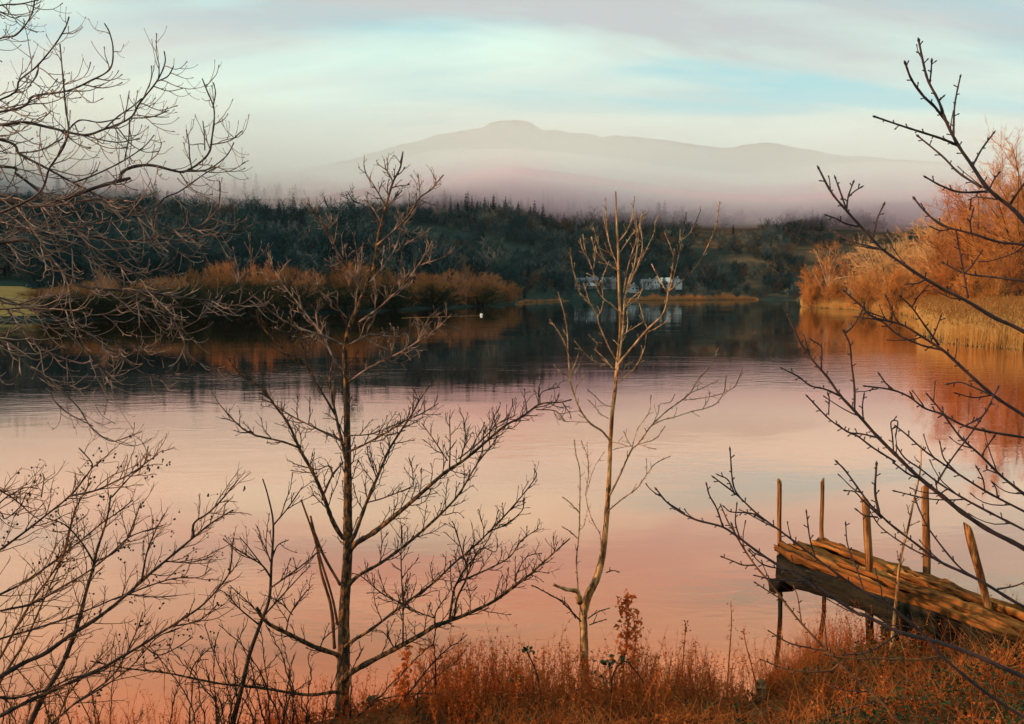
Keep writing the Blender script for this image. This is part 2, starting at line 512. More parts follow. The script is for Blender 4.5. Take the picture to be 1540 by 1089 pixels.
idx = np.arange(mx.size).reshape(mx.shape)
q = np.stack([idx[:-1, :-1], idx[1:, :-1], idx[1:, 1:], idx[:-1, 1:]], -1).reshape(-1, 4)
m, N = new_mat('fell_rock')
t = N.n('ShaderNodeTexCoord')
sp_ = N.n('ShaderNodeSeparateXYZ', {0: t.outputs['Object']})
nz = N.n('ShaderNodeTexNoise', {'Vector': t.outputs['Object'], 'Scale': 0.012, 'Detail': 8.0, 'Roughness': 0.65})
rock = N.ramp(nz.outputs[0], [(0.4, (0.045, 0.034, 0.036)), (0.6, (0.12, 0.088, 0.082))])
sn = N.n('ShaderNodeMapRange', {0: sp_.outputs[2], 1: 560.0, 2: 720.0, 3: 0.0, 4: 0.6})
snow = N.math('GREATER_THAN', N.math('ADD', nz.outputs[0], N.math('MULTIPLY', sn.outputs[0], 0.2)), 0.70)
c = N.mix(snow, rock, (0.75, 0.75, 0.75))
b = N.n('ShaderNodeBsdfPrincipled', {'Base Color': c, 'Roughness': 0.95, 'Specular IOR Level': 0.0})
N.n('ShaderNodeOutputMaterial', {0: b.outputs[0]})
mb = MB()
mb.add(np.stack([mx, my, mz], -1), q)
tag(mb.build('mountain', m), kind='structure')

# the fell on the left, beyond the edge of the frame, that keeps the far shore in its shade
gx, gy = np.meshgrid(np.linspace(-1, 1, 51), np.linspace(-1, 1, 140), indexing='ij')
fy = np.interp(gy, [-1, 1], [-140, 900])
fx = -560 + gx * 240 - np.maximum(0, fy - 330) * 0.75
crest = np.interp(fy, [c_[0] for c_ in FELL_CREST], [c_[1] for c_ in FELL_CREST])
fh = crest * np.clip(1 - gx ** 2, 0, 1) ** 0.9 + 5 * fbm(fx / 40, fy / 40, 12, 4) * np.clip(1 - gx ** 2, 0, 1) * np.clip(crest / 60, 0, 1)
idx = np.arange(fx.size).reshape(fx.shape)
q = np.stack([idx[:-1, :-1], idx[1:, :-1], idx[1:, 1:], idx[:-1, 1:]], -1).reshape(-1, 4)
mb = MB()
mb.add(np.stack([fx, fy, fh - 2], -1), q)
tag(mb.build('hill', M['hillside']), kind='structure')

# ------------------------------------------------------------------ the bank of mist on the hillside
def mist_mat(name, density, color):
    m, N = new_mat(name)
    vol = N.n('ShaderNodeVolumePrincipled', {'Color': color, 'Density': density, 'Anisotropy': 0.12})
    o_ = N.n('ShaderNodeOutputMaterial')
    N.link(vol.outputs[0], o_.inputs['Volume'])
    return m


ux, uy = np.linspace(-2600, 2600, 105), np.concatenate([np.linspace(600, 1000, 28), np.linspace(1060, 2900, 24)])
GX, GY = np.meshgrid(ux, uy, indexing='ij')
edge = np.minimum(1, (GY - 600) / 120.0)
und = fbm(GX / 110, GY / 110, 21, 4)
GPX = 770 + F * GX / np.maximum(GY, 640)
MROW = [(-300, 322), (0, 322), (200, 324), (330, 338), (420, 347), (520, 343), (600, 323), (660, 310), (800, 306), (900, 311), (1000, 335), (1120, 343), (1190, 334), (1240, 330), (1400, 332), (1540, 326), (1900, 320)]
base = np.interp(GPX, [r_[0] for r_ in MROW], [P(r_[0], r_[1], 660)[2] for r_ in MROW]) - 3
base = base + 5 * und + np.clip(GY - 900, 0, 2000) * 0.01 + 14 * (1 - edge)
nX, nY = GX.shape


def layer(base, top, mat, sel):
    bx, tx, gx_, gy_ = base[:, sel], top[:, sel], GX[:, sel], GY[:, sel]
    nx_, ny_ = gx_.shape
    k = nx_ * ny_
    idx = np.arange(k).reshape(nx_, ny_)
    qb = np.stack([idx[:-1, :-1], idx[:-1, 1:], idx[1:, 1:], idx[1:, :-1]], -1).reshape(-1, 4)
    qt = np.stack([idx[:-1, :-1], idx[1:, :-1], idx[1:, 1:], idx[:-1, 1:]], -1).reshape(-1, 4) + k
    rim = np.concatenate([idx[:, 0], idx[-1, 1:], idx[-2::-1, -1], idx[0, -2:0:-1]])
    r2 = np.roll(rim, -1)
    fog = MB()
    fog.add(np.vstack([np.stack([gx_, gy_, bx], -1).reshape(-1, 3), np.stack([gx_, gy_, tx], -1).reshape(-1, 3)]), np.vstack([qb, qt, np.stack([rim, r2, r2 + k, rim + k], -1)]))
    tag(fog.build('mist', mat, smooth=False), kind='stuff')


rise = np.sqrt(np.clip(edge, 0, 1))
lift = 85 * np.clip((-GX - 60) / 700, 0, 1) + 16 * fbm(GX / 420, GY / 500, 33, 3)
for k_, (th, dn) in enumerate(MIST_LAYERS):          # thinner and thinner upwards
    layer(base + 0.3 * k_, base + 6 + (th + lift * (0.3 + 0.35 * k_)) * rise, mist_mat('mist_air', dn, MIST_C), slice(None))
lowb = base - 9 + 11 * fbm(GX / 48, GY / 60, 51, 4)
layer(lowb, lowb + 5 + 52 * np.clip(edge, 0, 1), mist_mat('low_mist_air', MIST_LOW, MIST_SUN_PINK), slice(1, 26))

# ------------------------------------------------------------------ thin moist air over the whole lake basin
if HAZE_D > 0:
    hz = MB()
    hz.box((0, 1600, 420), 8000, 6600, 846)
    tag(hz.build('haze', mist_mat('haze_air', HAZE_D, HAZE_C), smooth=False), kind='stuff')


def ground(x, y):
    return float(land_h(770 + F * x / y, y))


# ------------------------------------------------------------------ tree makers (distant trees: trunk and limbs, then a crown of twigs)
def unit(v_):
    v_ = np.asarray(v_, float)
    return v_ / (np.linalg.norm(v_, axis=-1, keepdims=True) + 1e-9)


def bare_tree_parts(seed, Ht, Wd, limbs=10, l2=8, l3=6, l4=4, base=0.25, trunk_r=None, twig_r=0.02, stems=1, flat=0.0, upright=0.5, bent=True):
    """returns (trunk MB, crown MB) of a leafless tree, foot at the origin"""
    r = np.random.default_rng(seed)
    tr, cr = MB(), MB()
    trunk_r = trunk_r or Ht * 0.018
    stem_paths = []
    for s in range(stems):
        a = r.uniform(0, 6.28)
        lean = (0.0 if stems == 1 else 0.55) * r.uniform(0.4, 1.0) * Wd * 0.5
        top = np.array([math.cos(a) * lean, math.sin(a) * lean, Ht * r.uniform(0.72, 0.86)])
        foot = np.array([math.cos(a), math.sin(a), 0]) * (0.0 if stems == 1 else Wd * 0.06 * r.uniform(0.3, 1.5))
        mid = foot * 0.55 + top * 0.45 + r.normal(0, 0.02, 3) * Ht
        p = spline([foot - np.array([0, 0, 0.4]), foot * 0.8 + top * 0.2 + r.normal(0, 0.012, 3) * Ht, mid, top], 5)
        k = 1.0 if stems == 1 else 0.6
        tr.tube(p, np.linspace(trunk_r * k, trunk_r * k * 0.2, len(p)), 6)
        stem_paths.append(p)
    S3, D3, L3, B3, R3 = [], [], [], [], []
    for i in range(limbs):
        p = stem_paths[i % stems]
        # a point on the crown's outline
        ph = i * 2.39996 + r.uniform(-0.3, 0.3)
        zt = base + (1.0 - base) * (((i + 0.5) / limbs) ** 0.8) * r.uniform(0.86, 1.02)
        e = (zt - base) / (1 - base)
        rad = 0.5 * Wd * (math.sqrt(max(0.0, 1 - (max(0, e - 0.25) / 0.8) ** 2)) * (0.75 + 0.25 * min(1, e / 0.3))) * r.uniform(0.75, 1.1)
        tip = np.array([math.cos(ph) * rad, math.sin(ph) * rad, zt * Ht])
        k0 = int(np.clip((base * 0.6 + 0.55 * e * (1 - base)) * len(p) * 1.05, 1, len(p) - 2))
        s0 = p[k0]
        mid = s0 * 0.5 + tip * 0.5 + np.array([0, 0, -0.02 * Ht * (1 if flat else -0.6)]) + r.normal(0, 0.02, 3) * Ht
        lp = spline([s0, mid, tip], 6)
        tr.tube(lp, np.linspace(trunk_r * 0.42, trunk_r * 0.08, len(lp)), 4)
        LL = np.linalg.norm(tip - s0)
        for j in range(l2):
            tpos = r.uniform(0.25, 1.0)
            c0 = lp[int(tpos * (len(lp) - 1))]
            ld = unit(lp[-1] - lp[0])
            d = unit(ld * 0.7 + unit(r.normal(0, 1, 3)) * 0.9 + np.array([0, 0, upright * 0.6]))
            l = max(Wd * 0.13, LL * 0.38) * r.uniform(0.6, 1.15) * (1.2 - 0.45 * tpos)
            c1 = c0 + d * l * 0.5 + r.normal(0, 0.05, 3) * l
            c2 = c0 + d * l + np.array([0, 0, 0.12 * l * upright])
            bp_ = spline([c0, c1, c2], 3)
            cr.tube(bp_, np.linspace(twig_r * 2.2, twig_r * 0.9, len(bp_)), 3, cap=False)
            for k in range(l3):
                f = r.uniform(0.15, 1.0)
                q0 = bp_[int(f * (len(bp_) - 1))]
                dd = unit(d * 0.8 + unit(r.normal(0, 1, 3)) * 0.85 + np.array([0, 0, upright * 0.5]))
                l3_ = l * r.uniform(0.35, 0.65)
                S3.append(q0); D3.append(dd); L3.append(l3_)
    S3, D3, L3 = np.array(S3), np.array(D3), np.array(L3)
    bend = r.normal(0, 0.06, (len(S3), 3)) if bent else None
    cr.spikes(S3, D3, L3, twig_r, bend)
    m = len(S3)
    if l4:
        f = r.uniform(0.2, 0.95, (m, l4, 1))
        q0 = S3[:, None, :] + D3[:, None, :] * L3[:, None, None] * f
        dd = unit(D3[:, None, :] * 0.9 + unit(r.normal(0, 1, (m, l4, 3))) * 0.8 + np.array([0, 0, upright * 0.4]))
        ll = L3[:, None] * r.uniform(0.3, 0.6, (m, l4))
        cr.spikes(q0.reshape(-1, 3), dd.reshape(-1, 3), ll.ravel(), twig_r * 0.7)
    return tr, cr


def conifer_parts(seed, Ht, Wd, whorls=17, dead=0.08):
    r = np.random.default_rng(seed)
    tr, cr = MB(), MB()
    tr.tube([[0, 0, -0.5], [0, 0, Ht * 0.5], [0.05, 0, Ht * 0.97]], [Ht * 0.017, Ht * 0.011, 0.03], 6)
    S_, D_, L_ = [], [], []
    for w in range(whorls):
        e = w / (whorls - 1)
        z = Ht * (dead + (0.98 - dead) * e)
        rad = Wd * 0.5 * (1 - e) ** 0.8 * r.uniform(0.75, 1.1) + 0.15
        nb_ = int(9 - 4 * e)
        for k in range(nb_):
            a = k * 6.283 / nb_ + r.uniform(-0.4, 0.4) + w
            l = rad * r.uniform(0.6, 1.15)
            d = np.array([math.cos(a), math.sin(a), -0.28 + 0.5 * e])
            o = np.array([0, 0, z + r.uniform(-0.3, 0.3)])
            S_.append(o); D_.append(d); L_.append(l)
            for j in range(8):
                f = r.uniform(0.15, 0.95)
                S_.append(o + d * l * f)
                D_.append(d * 0.7 + r.normal(0, 0.45, 3) + np.array([0, 0, -0.25]))
                L_.append(l * r.uniform(0.25, 0.5) + 0.2)
    cr.spikes(S_, D_, L_, Ht * 0.011)
    return tr, cr


def tree_thing(name, parts, mats, label, cat, loc, group=None, rz=0.0, sc=1.0):
    o = thing(name, label, cat, loc, group, rz, sc)
    parts[0].build('trunk', mats[0], o)
    parts[1].build('crown', mats[1], o)
    return o


# ------------------------------------------------------------------ the wood on the far hillside
rf = np.random.default_rng(11)
pts = []
for d in np.arange(150, 960, 8.6):
    for x in np.arange(-d * 0.76, d * 0.76, 8.8):
        xx, yy = x + rf.uniform(-4, 4), d + rf.uniform(-4, 4)
        px = 770 + F * xx / yy
        s = yy - float(shore_depth(px))
        if s < (17 if px < 776 else 6) or px > 1700 or (px < 1190 and yy < 340 and px > 790) or px > 1190 and yy < 350 or px < 78 and s < 128:
            continue
        open_ = 1.0 if (1030 < px and yy > 500) else 0.0
        nv = float(vnoise(xx / 55, yy / 55, 41)) + 0.5 * float(vnoise(xx / 22, yy / 22, 43))
        if open_ and nv > 0.12:
            continue
        if nv > 0.72:
            continue
        if 855 < px < 1052 and yy < 447:          # clearing of the lakeside houses
            if 415 < yy and (866 < px < 932 or 940 < px < 1028) and rf.uniform() < (0.40 if yy < 424 else 1.0):
                continue
            kshort = True
        else:
            kshort = False
        z = ground(xx, yy)
        con = float(vnoise(xx / 45, yy / 45, 77)) + rf.uniform(-0.25, 0.25) + (-0.05 if yy > 640 else -0.35) + (-0.6 if px > 1000 else 0)
        if con > 0.34:
            kind = 'con'
        elif nv < -0.35 and rf.uniform() < 0.3 or (px > 1040 and rf.uniform() < 0.3):
            kind = 'rust'
        else:
            kind = 'bare'
        if kind == 'con' and px < 776 and yy < 430:
            kind = 'bare'
        pts.append((xx, yy, z, kind, rf.uniform(0.66, 1.4) * (1 + 0.35 * float(vnoise(xx / 38, yy / 38, 91))) * (0.45 if kshort or (s < 45 and px > 776) else (1.0 if yy > 460 else (1.15 if px < 776 else 0.85)))))
# a few that stand out against the mist
for px, row, d in [(428, 324, 690), (462, 320, 695), (450, 343, 640), (555, 316, 680), (622, 330, 650), (640, 334, 645), (664, 312, 668), (676, 322, 660), (716, 322, 690), (775, 314, 700), (866, 316, 690), (873, 309, 700), (880, 320, 680), (812, 330, 655),
                   (915, 322, 690), (1010, 335, 660), (1100, 338, 640), (1183, 334, 640), (1207, 318, 690), (1216, 314, 685), (1224, 316, 680), (1231, 326, 672), (1362, 345, 560), (1330, 340, 620), (330, 330, 670), (280, 322, 690), (180, 318, 690), (60, 314, 690)]:
    x = (px - 770) / F * d + rf.uniform(-1, 1)
    z = ground(x, d)
    pts.append((x, d, z, 'con', float(np.clip((P(px, row, d)[2] - z) / 14.5, 0.6, 1.75)), 'notable'))
pts.sort(key=lambda p_: (0 if len(p_) > 5 else 1, p_[1]))

protos = {'con': [], 'bare': [], 'rust': []}
lib = []


def proto(kind, name, parts, mt, mc, label):
    o = thing(name, label, 'tree', (0, 0, 0), 'leafless and evergreen trees of the far wood')
    parts[0].build('trunk', mt, o)
    parts[1].build('crown', mc, o)
    protos[kind].append(o)
    lib.append(o)


LB = {'con': 'dark pointed conifer among bare trees of the far hillside wood',
      'bare': 'round-headed leafless tree in the dim blue-green far hillside wood',
      'rust': 'rust-brown leafless tree in the far hillside wood'}
proto('con', 'conifer', conifer_parts(1, 15, 5.6), M['hill_trunk'], M['needle'], LB['con'])
proto('con', 'conifer', conifer_parts(2, 13, 4.8), M['hill_trunk'], M['needle'], LB['con'])
for i, (sd, h, w) in enumerate([(3, 10, 9), (4, 9, 8.5), (5, 11, 9), (6, 8, 8)]):
    proto('bare', 'bare_tree', bare_tree_parts(sd, h, w, 12, 7, 6, 3, 0.16, twig_r=0.06, stems=1 if i % 2 else 2, bent=False), M['hill_trunk'], M['hill_twig'], LB['bare'])
proto('rust', 'bare_tree', bare_tree_parts(8, 8, 7.5, 12, 7, 6, 3, 0.12, twig_r=0.05, stems=3, bent=False), M['hill_trunk'], M['hill_rust'], LB['rust'])

# the ones that show largest are things of their own
N_IND = 240
used_first = set()
NOTE_LB = ['tall dark conifer standing against the mist at the wood top, {}']
for i, p_ in enumerate(pts[:N_IND]):
    k = p_[3]
    pr = protos[k][i % len(protos[k])]
    rz_ = rf.uniform(0, 6.28)
    sz = p_[4] * rf.uniform(0.9, 1.1)
    if pr.name not in used_first:
        used_first.add(pr.name)
        pr.location, pr.rotation_euler, pr.scale = p_[:3], (0, 0, rz_), (p_[4], p_[4], sz)
        pr['label'] = LB[k]
    else:
        dup(pr, p_[:3], rz_, (p_[4], p_[4], sz), LB[k])
for kk in protos:
    for pr in protos[kk]:
        if pr.name not in used_first:
            pr.location = pts[N_IND][:3]

# the thousands behind them are one mass
libcol = bpy.data.collections.new('far_wood_kinds')
kinds = []
for kk, srcs in protos.items():
    for pr in srcs[:2] if kk != 'bare' else srcs:
        tq = MB()
        o = bpy.data.objects.new('tree_shape', None)
        me = pr.children[0].data.copy() if pr.children[0].name.startswith('crown') else [c for c in pr.children if c.name.startswith('crown')][0].data
        ob = bpy.data.objects.new('far_%s_%d' % (kk, len(kinds)), me)
        bpy.data.objects.remove(o)
        libcol.objects.link(ob)
        kinds.append(kk)
order = sorted(range(len(kinds)), key=lambda i_: libcol.objects[i_].name)
names = [libcol.objects[i_].name for i_ in order]
rest = pts[N_IND:]
me = bpy.data.meshes.new('far_wood')
me.vertices.add(len(rest))
me.vertices.foreach_set('co', np.array([p_[:3] for p_ in rest], np.float32).ravel())
ids, scl, rot = [], [], []
for i, p_ in enumerate(rest):
    opts = [j for j, n_ in enumerate(names) if n_.startswith('far_' + p_[3])]
    ids.append(opts[i % len(opts)])
    scl.append(p_[4])
    rot.append((0, 0, rf.uniform(0, 6.28)))
at = me.attributes.new('kind_id', 'INT', 'POINT'); at.data.foreach_set('value', np.array(ids, np.int32))
at = me.attributes.new('size', 'FLOAT', 'POINT'); at.data.foreach_set('value', np.array(scl, np.float32))
at = me.attributes.new('turn', 'FLOAT_VECTOR', 'POINT'); at.data.foreach_set('vector', np.array(rot, np.float32).ravel())
wood = bpy.data.objects.new('far_wood', me)
COL.objects.link(wood)
tag(wood, kind='stuff')
ng = bpy.data.node_groups.new('far_wood_nodes', 'GeometryNodeTree')
ng.interface.new_socket('Geometry', in_out='INPUT', socket_type='NodeSocketGeometry')
ng.interface.new_socket('Geometry', in_out='OUTPUT', socket_type='NodeSocketGeometry')
gi, go = ng.nodes.new('NodeGroupInput'), ng.nodes.new('NodeGroupOutput')
ci = ng.nodes.new('GeometryNodeCollectionInfo')
ci.inputs['Collection'].default_value = libcol
ci.inputs['Separate Children'].default_value = True
ci.inputs['Reset Children'].default_value = True
ip = ng.nodes.new('GeometryNodeInstanceOnPoints')
ip.inputs['Pick Instance'].default_value = True


def nattr(nm, ty):
    a = ng.nodes.new('GeometryNodeInputNamedAttribute')
    a.data_type = ty
    a.inputs['Name'].default_value = nm
    return [o_ for o_ in a.outputs if o_.enabled and o_.name == 'Attribute'][0]


ng.links.new(gi.outputs[0], ip.inputs['Points'])
ng.links.new(ci.outputs[0], ip.inputs['Instance'])
ng.links.new(nattr('kind_id', 'INT'), ip.inputs['Instance Index'])
ng.links.new(nattr('size', 'FLOAT'), ip.inputs['Scale'])
ng.links.new(nattr('turn', 'FLOAT_VECTOR'), ip.inputs['Rotation'])
ng.links.new(ip.outputs[0], go.inputs[0])
wood.modifiers.new('scatter', 'NODES').node_group = ng

# ------------------------------------------------------------------ left shore: meadow and the row of willow and alder scrub
fx = np.linspace(-260, 66, 60)
ft = np.linspace(0, 1, 30)
PXm, Tm = np.meshgrid(fx, ft, indexing='ij')
Dm = shore_depth(PXm) + 5 + Tm * (118 - 60 * np.clip((PXm - 20) / 46, 0, 1) ** 2 + 6 * vnoise(PXm / 9, Tm * 0, 5))
Zm = land_h(PXm, Dm) + 0.06
M['meadow'] = mat_noise('meadow_grass', [(0.35, (0.27, 0.155, 0.05)), (0.65, (0.38, 0.215, 0.075))], 0.12, 6, 0.95, spec=0.0)
idx = np.arange(PXm.size).reshape(PXm.shape)
q = np.stack([idx[:-1, :-1], idx[1:, :-1], idx[1:, 1:], idx[:-1, 1:]], -1).reshape(-1, 4)
mb = MB()
mb.add(np.stack([(PXm - 770) / F * Dm, Dm, Zm], -1), q)
tag(mb.build('meadow', M['meadow']), kind='structure')

scrub = []
for i, (sd, h, w, st) in enumerate([(21, 8.0, 8.5, 5), (22, 8.0, 7.0, 4), (23, 8.0, 9.5, 6)]):
    scrub.append(bare_tree_parts(sd, h, w, 30, 11, 8, 6, 0.05, twig_r=0.016, stems=st, upright=0.7))
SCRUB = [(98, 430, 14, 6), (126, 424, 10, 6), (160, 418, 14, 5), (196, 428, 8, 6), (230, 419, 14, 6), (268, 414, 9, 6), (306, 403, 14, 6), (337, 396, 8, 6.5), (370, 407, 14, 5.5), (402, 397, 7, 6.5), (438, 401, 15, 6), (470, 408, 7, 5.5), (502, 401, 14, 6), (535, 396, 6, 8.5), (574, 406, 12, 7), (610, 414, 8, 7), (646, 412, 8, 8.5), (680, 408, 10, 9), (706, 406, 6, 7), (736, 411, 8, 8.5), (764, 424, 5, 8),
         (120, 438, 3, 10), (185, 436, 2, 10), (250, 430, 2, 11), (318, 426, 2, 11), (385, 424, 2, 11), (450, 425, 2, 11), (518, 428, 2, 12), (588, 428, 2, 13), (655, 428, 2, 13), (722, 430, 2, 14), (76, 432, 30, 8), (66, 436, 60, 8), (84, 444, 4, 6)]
ORD = ['first', 'second', 'third', 'fourth', 'fifth', 'sixth', 'seventh', 'eighth', 'ninth', 'tenth', 'eleventh', 'twelfth', 'thirteenth', 'fourteenth', 'fifteenth', 'sixteenth', 'seventeenth', 'eighteenth', 'nineteenth', 'twentieth', 'last']
first = {}
for i, (px, row, back, wd) in enumerate(SCRUB):
    SLB = ('%s tall orange-tipped shrub from the meadow in the lakeshore row' % ORD[i]) if i < 21 else (('%s low shade-coloured shrub from the meadow at the water edge of the lakeshore row' % ORD[i - 21]) if i < 31 else ['brown shrub at the right edge of the small meadow', 'rearmost shrub at the far corner of the meadow', 'low waterside shrub where meadow and scrub meet'][i - 31])
    d = float(shore_depth(px)) + back
    x = (px - 770) / F * d
    z = ground(x, d)
    h = P(px, row, d)[2] - z
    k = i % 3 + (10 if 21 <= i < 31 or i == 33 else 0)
    sc = (wd / [8.5, 7, 9.5][k % 10] * 1.15,) * 2 + (h / 8.0 * 1.02,)
    if k not in first:
        o = tree_thing('shore_shrub', scrub[k % 10], (M['right_trunk'], M['shore_twig']) if k < 10 else (M['hill_trunk'], M['shade_dark_scrub']), SLB, 'shrub', (x, d, z - 0.1), 'shrubs along the left lakeshore', rf.uniform(0, 6))
        o.scale = sc
        first[k] = o
    else:
        dup(first[k], (x, d, z - 0.1), rf.uniform(0, 6), sc, SLB)
# slim pale birches in the scrub
bp1 = bare_tree_parts(31, 10, 3.2, 12, 6, 5, 3, 0.35, trunk_r=0.13, twig_r=0.016, upright=0.8)
for i, (px, row, lb) in enumerate([(701, 401, 'slim pale birch rising above the right end of the lakeshore scrub'), (161, 414, 'slim pale birch behind the hanging twigs at the left lakeshore')]):
    d = float(shore_depth(px)) + 7
    x = (px - 770) / F * d
    z = ground(x, d)
    h = P(px, row, d)[2] - z
    if i == 0:
        bo = tree_thing('birch_tree', bp1, (M['birch_bark'], M['shore_twig']), lb, 'tree', (x, d, z), None, 1.0)
        bo.scale = (1, 1, h / 8.3)
    else:
        dup(bo, (x, d, z), 2.0, (1, 1, h / 8.3), lb)

# ------------------------------------------------------------------ right bank: lit trees, scrub and reeds
def put(px, row, d):
    x = (px - 770) / F * d
    z = ground(x, d)
    return (x, d, z), P(px, row, d)[2] - z


RT = [  # column, top row, depth, width in metres, seed, trunk radius, kind, label
    (1243, 366, 206, 9.5, 51, 0.30, 'birch', 'slim pale-trunked birch at the left tip of the right bank'),
    (1274, 378, 203, 8.0, 52, 0.15, 'birch', 'slimmer birch just right of the pale-trunked one on the right bank'),
    (1222, 398, 208, 7.5, 53, 0.12, 'tree', 'low orange sapling tree nearest the tip of the right bank'),
    (1322, 356, 180, 14.5, 54, 0.34, 'tree', 'round orange-lit leafless tree alone behind the middle reeds'),
    (1410, 318, 150, 15.0, 55, 0.42, 'tree', 'broad orange leafless tree left of the tallest tree on the right bank'),
    (1462, 268, 138, 16.0, 56, 0.42, 'tree', 'large rust-orange leafless tree with dark limbs in the right bank group'),
    (1540, 205, 124, 20.0, 57, 0.50, 'tree', 'tallest leafless tree at the right edge, crown above the mist'),
    (1625, 225, 128, 18.0, 58, 0.50, 'tree', 'great leafless tree at the far right end of the bank'),
    (1440, 372, 118, 9.0, 59, 0.18, 'tree', 'low bushy leafless tree in front of the right bank group'),
    (1510, 360, 112, 9.5, 60, 0.20, 'tree', 'low twiggy tree behind the near reeds at the right edge'),
    (1372, 372, 158, 9.0, 61, 0.18, 'tree', 'small leafless tree between the round tree and the broad one'),
]
for px, row, d, wd, sd, tr_, kd, lb in RT:
    loc, h = put(px, row, d)
    big = wd > 12
    parts = bare_tree_parts(sd, h, wd, 26 if big else (12 if kd == 'birch' else 20), 12 if big else 9, 8, 6 if big else 5, 0.14 if kd == 'tree' else 0.28, trunk_r=tr_,
                            twig_r=0.026 if big else 0.019, stems=1 if kd == 'birch' or big else 2, upright=0.45)
    tree_thing('birch_tree' if kd == 'birch' else 'bare_tree', parts, (M['birch_bark'] if kd == 'birch' else M['right_dark_trunk' if sd in (54, 56, 57, 58) else 'right_trunk'], M[{51: 'right_twig', 52: 'right_rust_twig', 54: 'right_pale_twig', 55: 'right_pale_twig', 56: 'right_rust_twig', 57: 'right_twig', 59: 'right_rust_twig', 60: 'right_rust_twig'}.get(sd, 'right_twig')]), lb, 'tree', loc, 'trees on the right bank', 0)
BUSH = [(1302, 408, 172, 10, 'domed dense orange bush below the round tree'), (1345, 405, 150, 8, 'orange bush between the domed bush and the broad tree'), (1256, 418, 198, 8, 'small orange bush among the birch trunks'),
        (1398, 408, 128, 7, 'orange bush at the left foot of the big right tree group'), (1470, 405, 106, 7, 'rust bush behind the near reeds'), (1222, 425, 205, 6, 'lowest orange bush at the tip of the right bank')]
for i, (px, row, d, wd, lb) in enumerate(BUSH):
    loc, h = put(px, row, d)
    parts = bare_tree_parts(70 + i, h, wd, 26, 11, 8, 6, 0.03, twig_r=0.015, stems=6, upright=0.9)
    tree_thing('bush', parts, (M['right_trunk'], M['right_twig']), lb, 'bush', loc, 'bushes on the right bank', 0)

M['reed'] = mat_noise('reed_straw', [(0.3, (0.80, 0.42, 0.12)), (0.7, (0.88, 0.60, 0.25))], 0.6, 4, 0.85, spec=0.1, transl=0.45)
M['reed_plume'] = mat_noise('reed_plume', [(0.3, (0.38, 0.14, 0.038)), (0.7, (0.66, 0.28, 0.085))], 0.6, 4, 0.9, spec=0.0, transl=0.45)


def reed_bed(name, px0, px1, depth_lo, depth_hi, n, h0, h1, rad, plume=True, seed=0, mat='reed', ragged=0.0):
    r = np.random.default_rng(seed)
    px = r.uniform(px0, px1, n)
    s = depth_lo + (depth_hi - depth_lo) * r.uniform(0, 1, n) ** 1.3
    if ragged:
        e_ = np.clip(np.minimum(px - px0, px1 - px) / (0.2 * (px1 - px0)), 0, 1)
        s = s * (0.25 + 0.75 * e_) * (1 + ragged * fbm(px / 14, px * 0, seed + 2, 3))
    d = shore_depth(px) + s
    x = (px - 770) / F * d
    z = land_h(px, d) - 0.1
    z = np.maximum(z, -0.35)
    cl = fbm(x / 3.0, d / 3.0, seed, 3)
    hh = (h0 + (h1 - h0) * r.uniform(0, 1, n)) * (1 + 0.16 * cl)
    if ragged:
        hh = hh * (0.35 + 0.65 * e_) * (1 + 0.35 * fbm(px / 9, px * 0 + 5, seed, 3))
    keep = r.uniform(0, 1, n) < 0.75 + 0.5 * cl
    p = np.stack([x, d, z], -1)[keep]
    dr = np.stack([r.normal(0.03, 0.085, n), r.normal(0, 0.085, n), np.ones(n)], -1)[keep]
    hh = hh[keep]
    k = len(p)
    b = MB()
    b.spikes(p, dr, hh, rad, r.normal(0, 0.02, (k, 3)))
    # leaves
    f = r.uniform(0.25, 0.8, k)[:, None]
    ld = np.stack([r.normal(0, 0.7, k), r.normal(0, 0.7, k), r.uniform(0.5, 1.0, k)], -1)
    b.spikes(p + unit(dr) * hh[:, None] * f, ld, hh * 0.22, rad)
    tag(b.build(name, M[mat]), kind='stuff')
    if plume:
        b = MB()
        tip = p + unit(dr) * hh[:, None] * 0.93
        for _ in range(3):
            pd = np.stack([r.normal(0.2, 0.35, k), r.normal(0, 0.35, k), np.ones(k)], -1)
            b.spikes(tip, pd, r.uniform(0.15, 0.32, k), rad * 1.8)
        tag(b.build('reed_plumes', M['reed_plume']), kind='stuff')


reed_bed('reeds', 1384, 1760, -0.6, 46, 17000, 1.7, 2.9, 0.015, True, 1)
reed_bed('reeds', 1203, 1386, -0.6, 30, 15000, 1.5, 2.6, 0.02, True, 2)
M['far_reed'] = mat_noise('far_reed', [(0.3, (0.52, 0.19, 0.06)), (0.7, (0.70, 0.30, 0.11))], 0.3, 4, 0.9, spec=0.0, transl=0.35)
reed_bed('reeds', 940, 1140, 0.0, 15, 8000, 1.0, 2.4, 0.03, False, 3, 'far_reed', 0.5)
reed_bed('reeds', 774, 856, 0.0, 5, 1300, 0.4, 1.1, 0.03, False, 4, 'far_reed', 0.5)

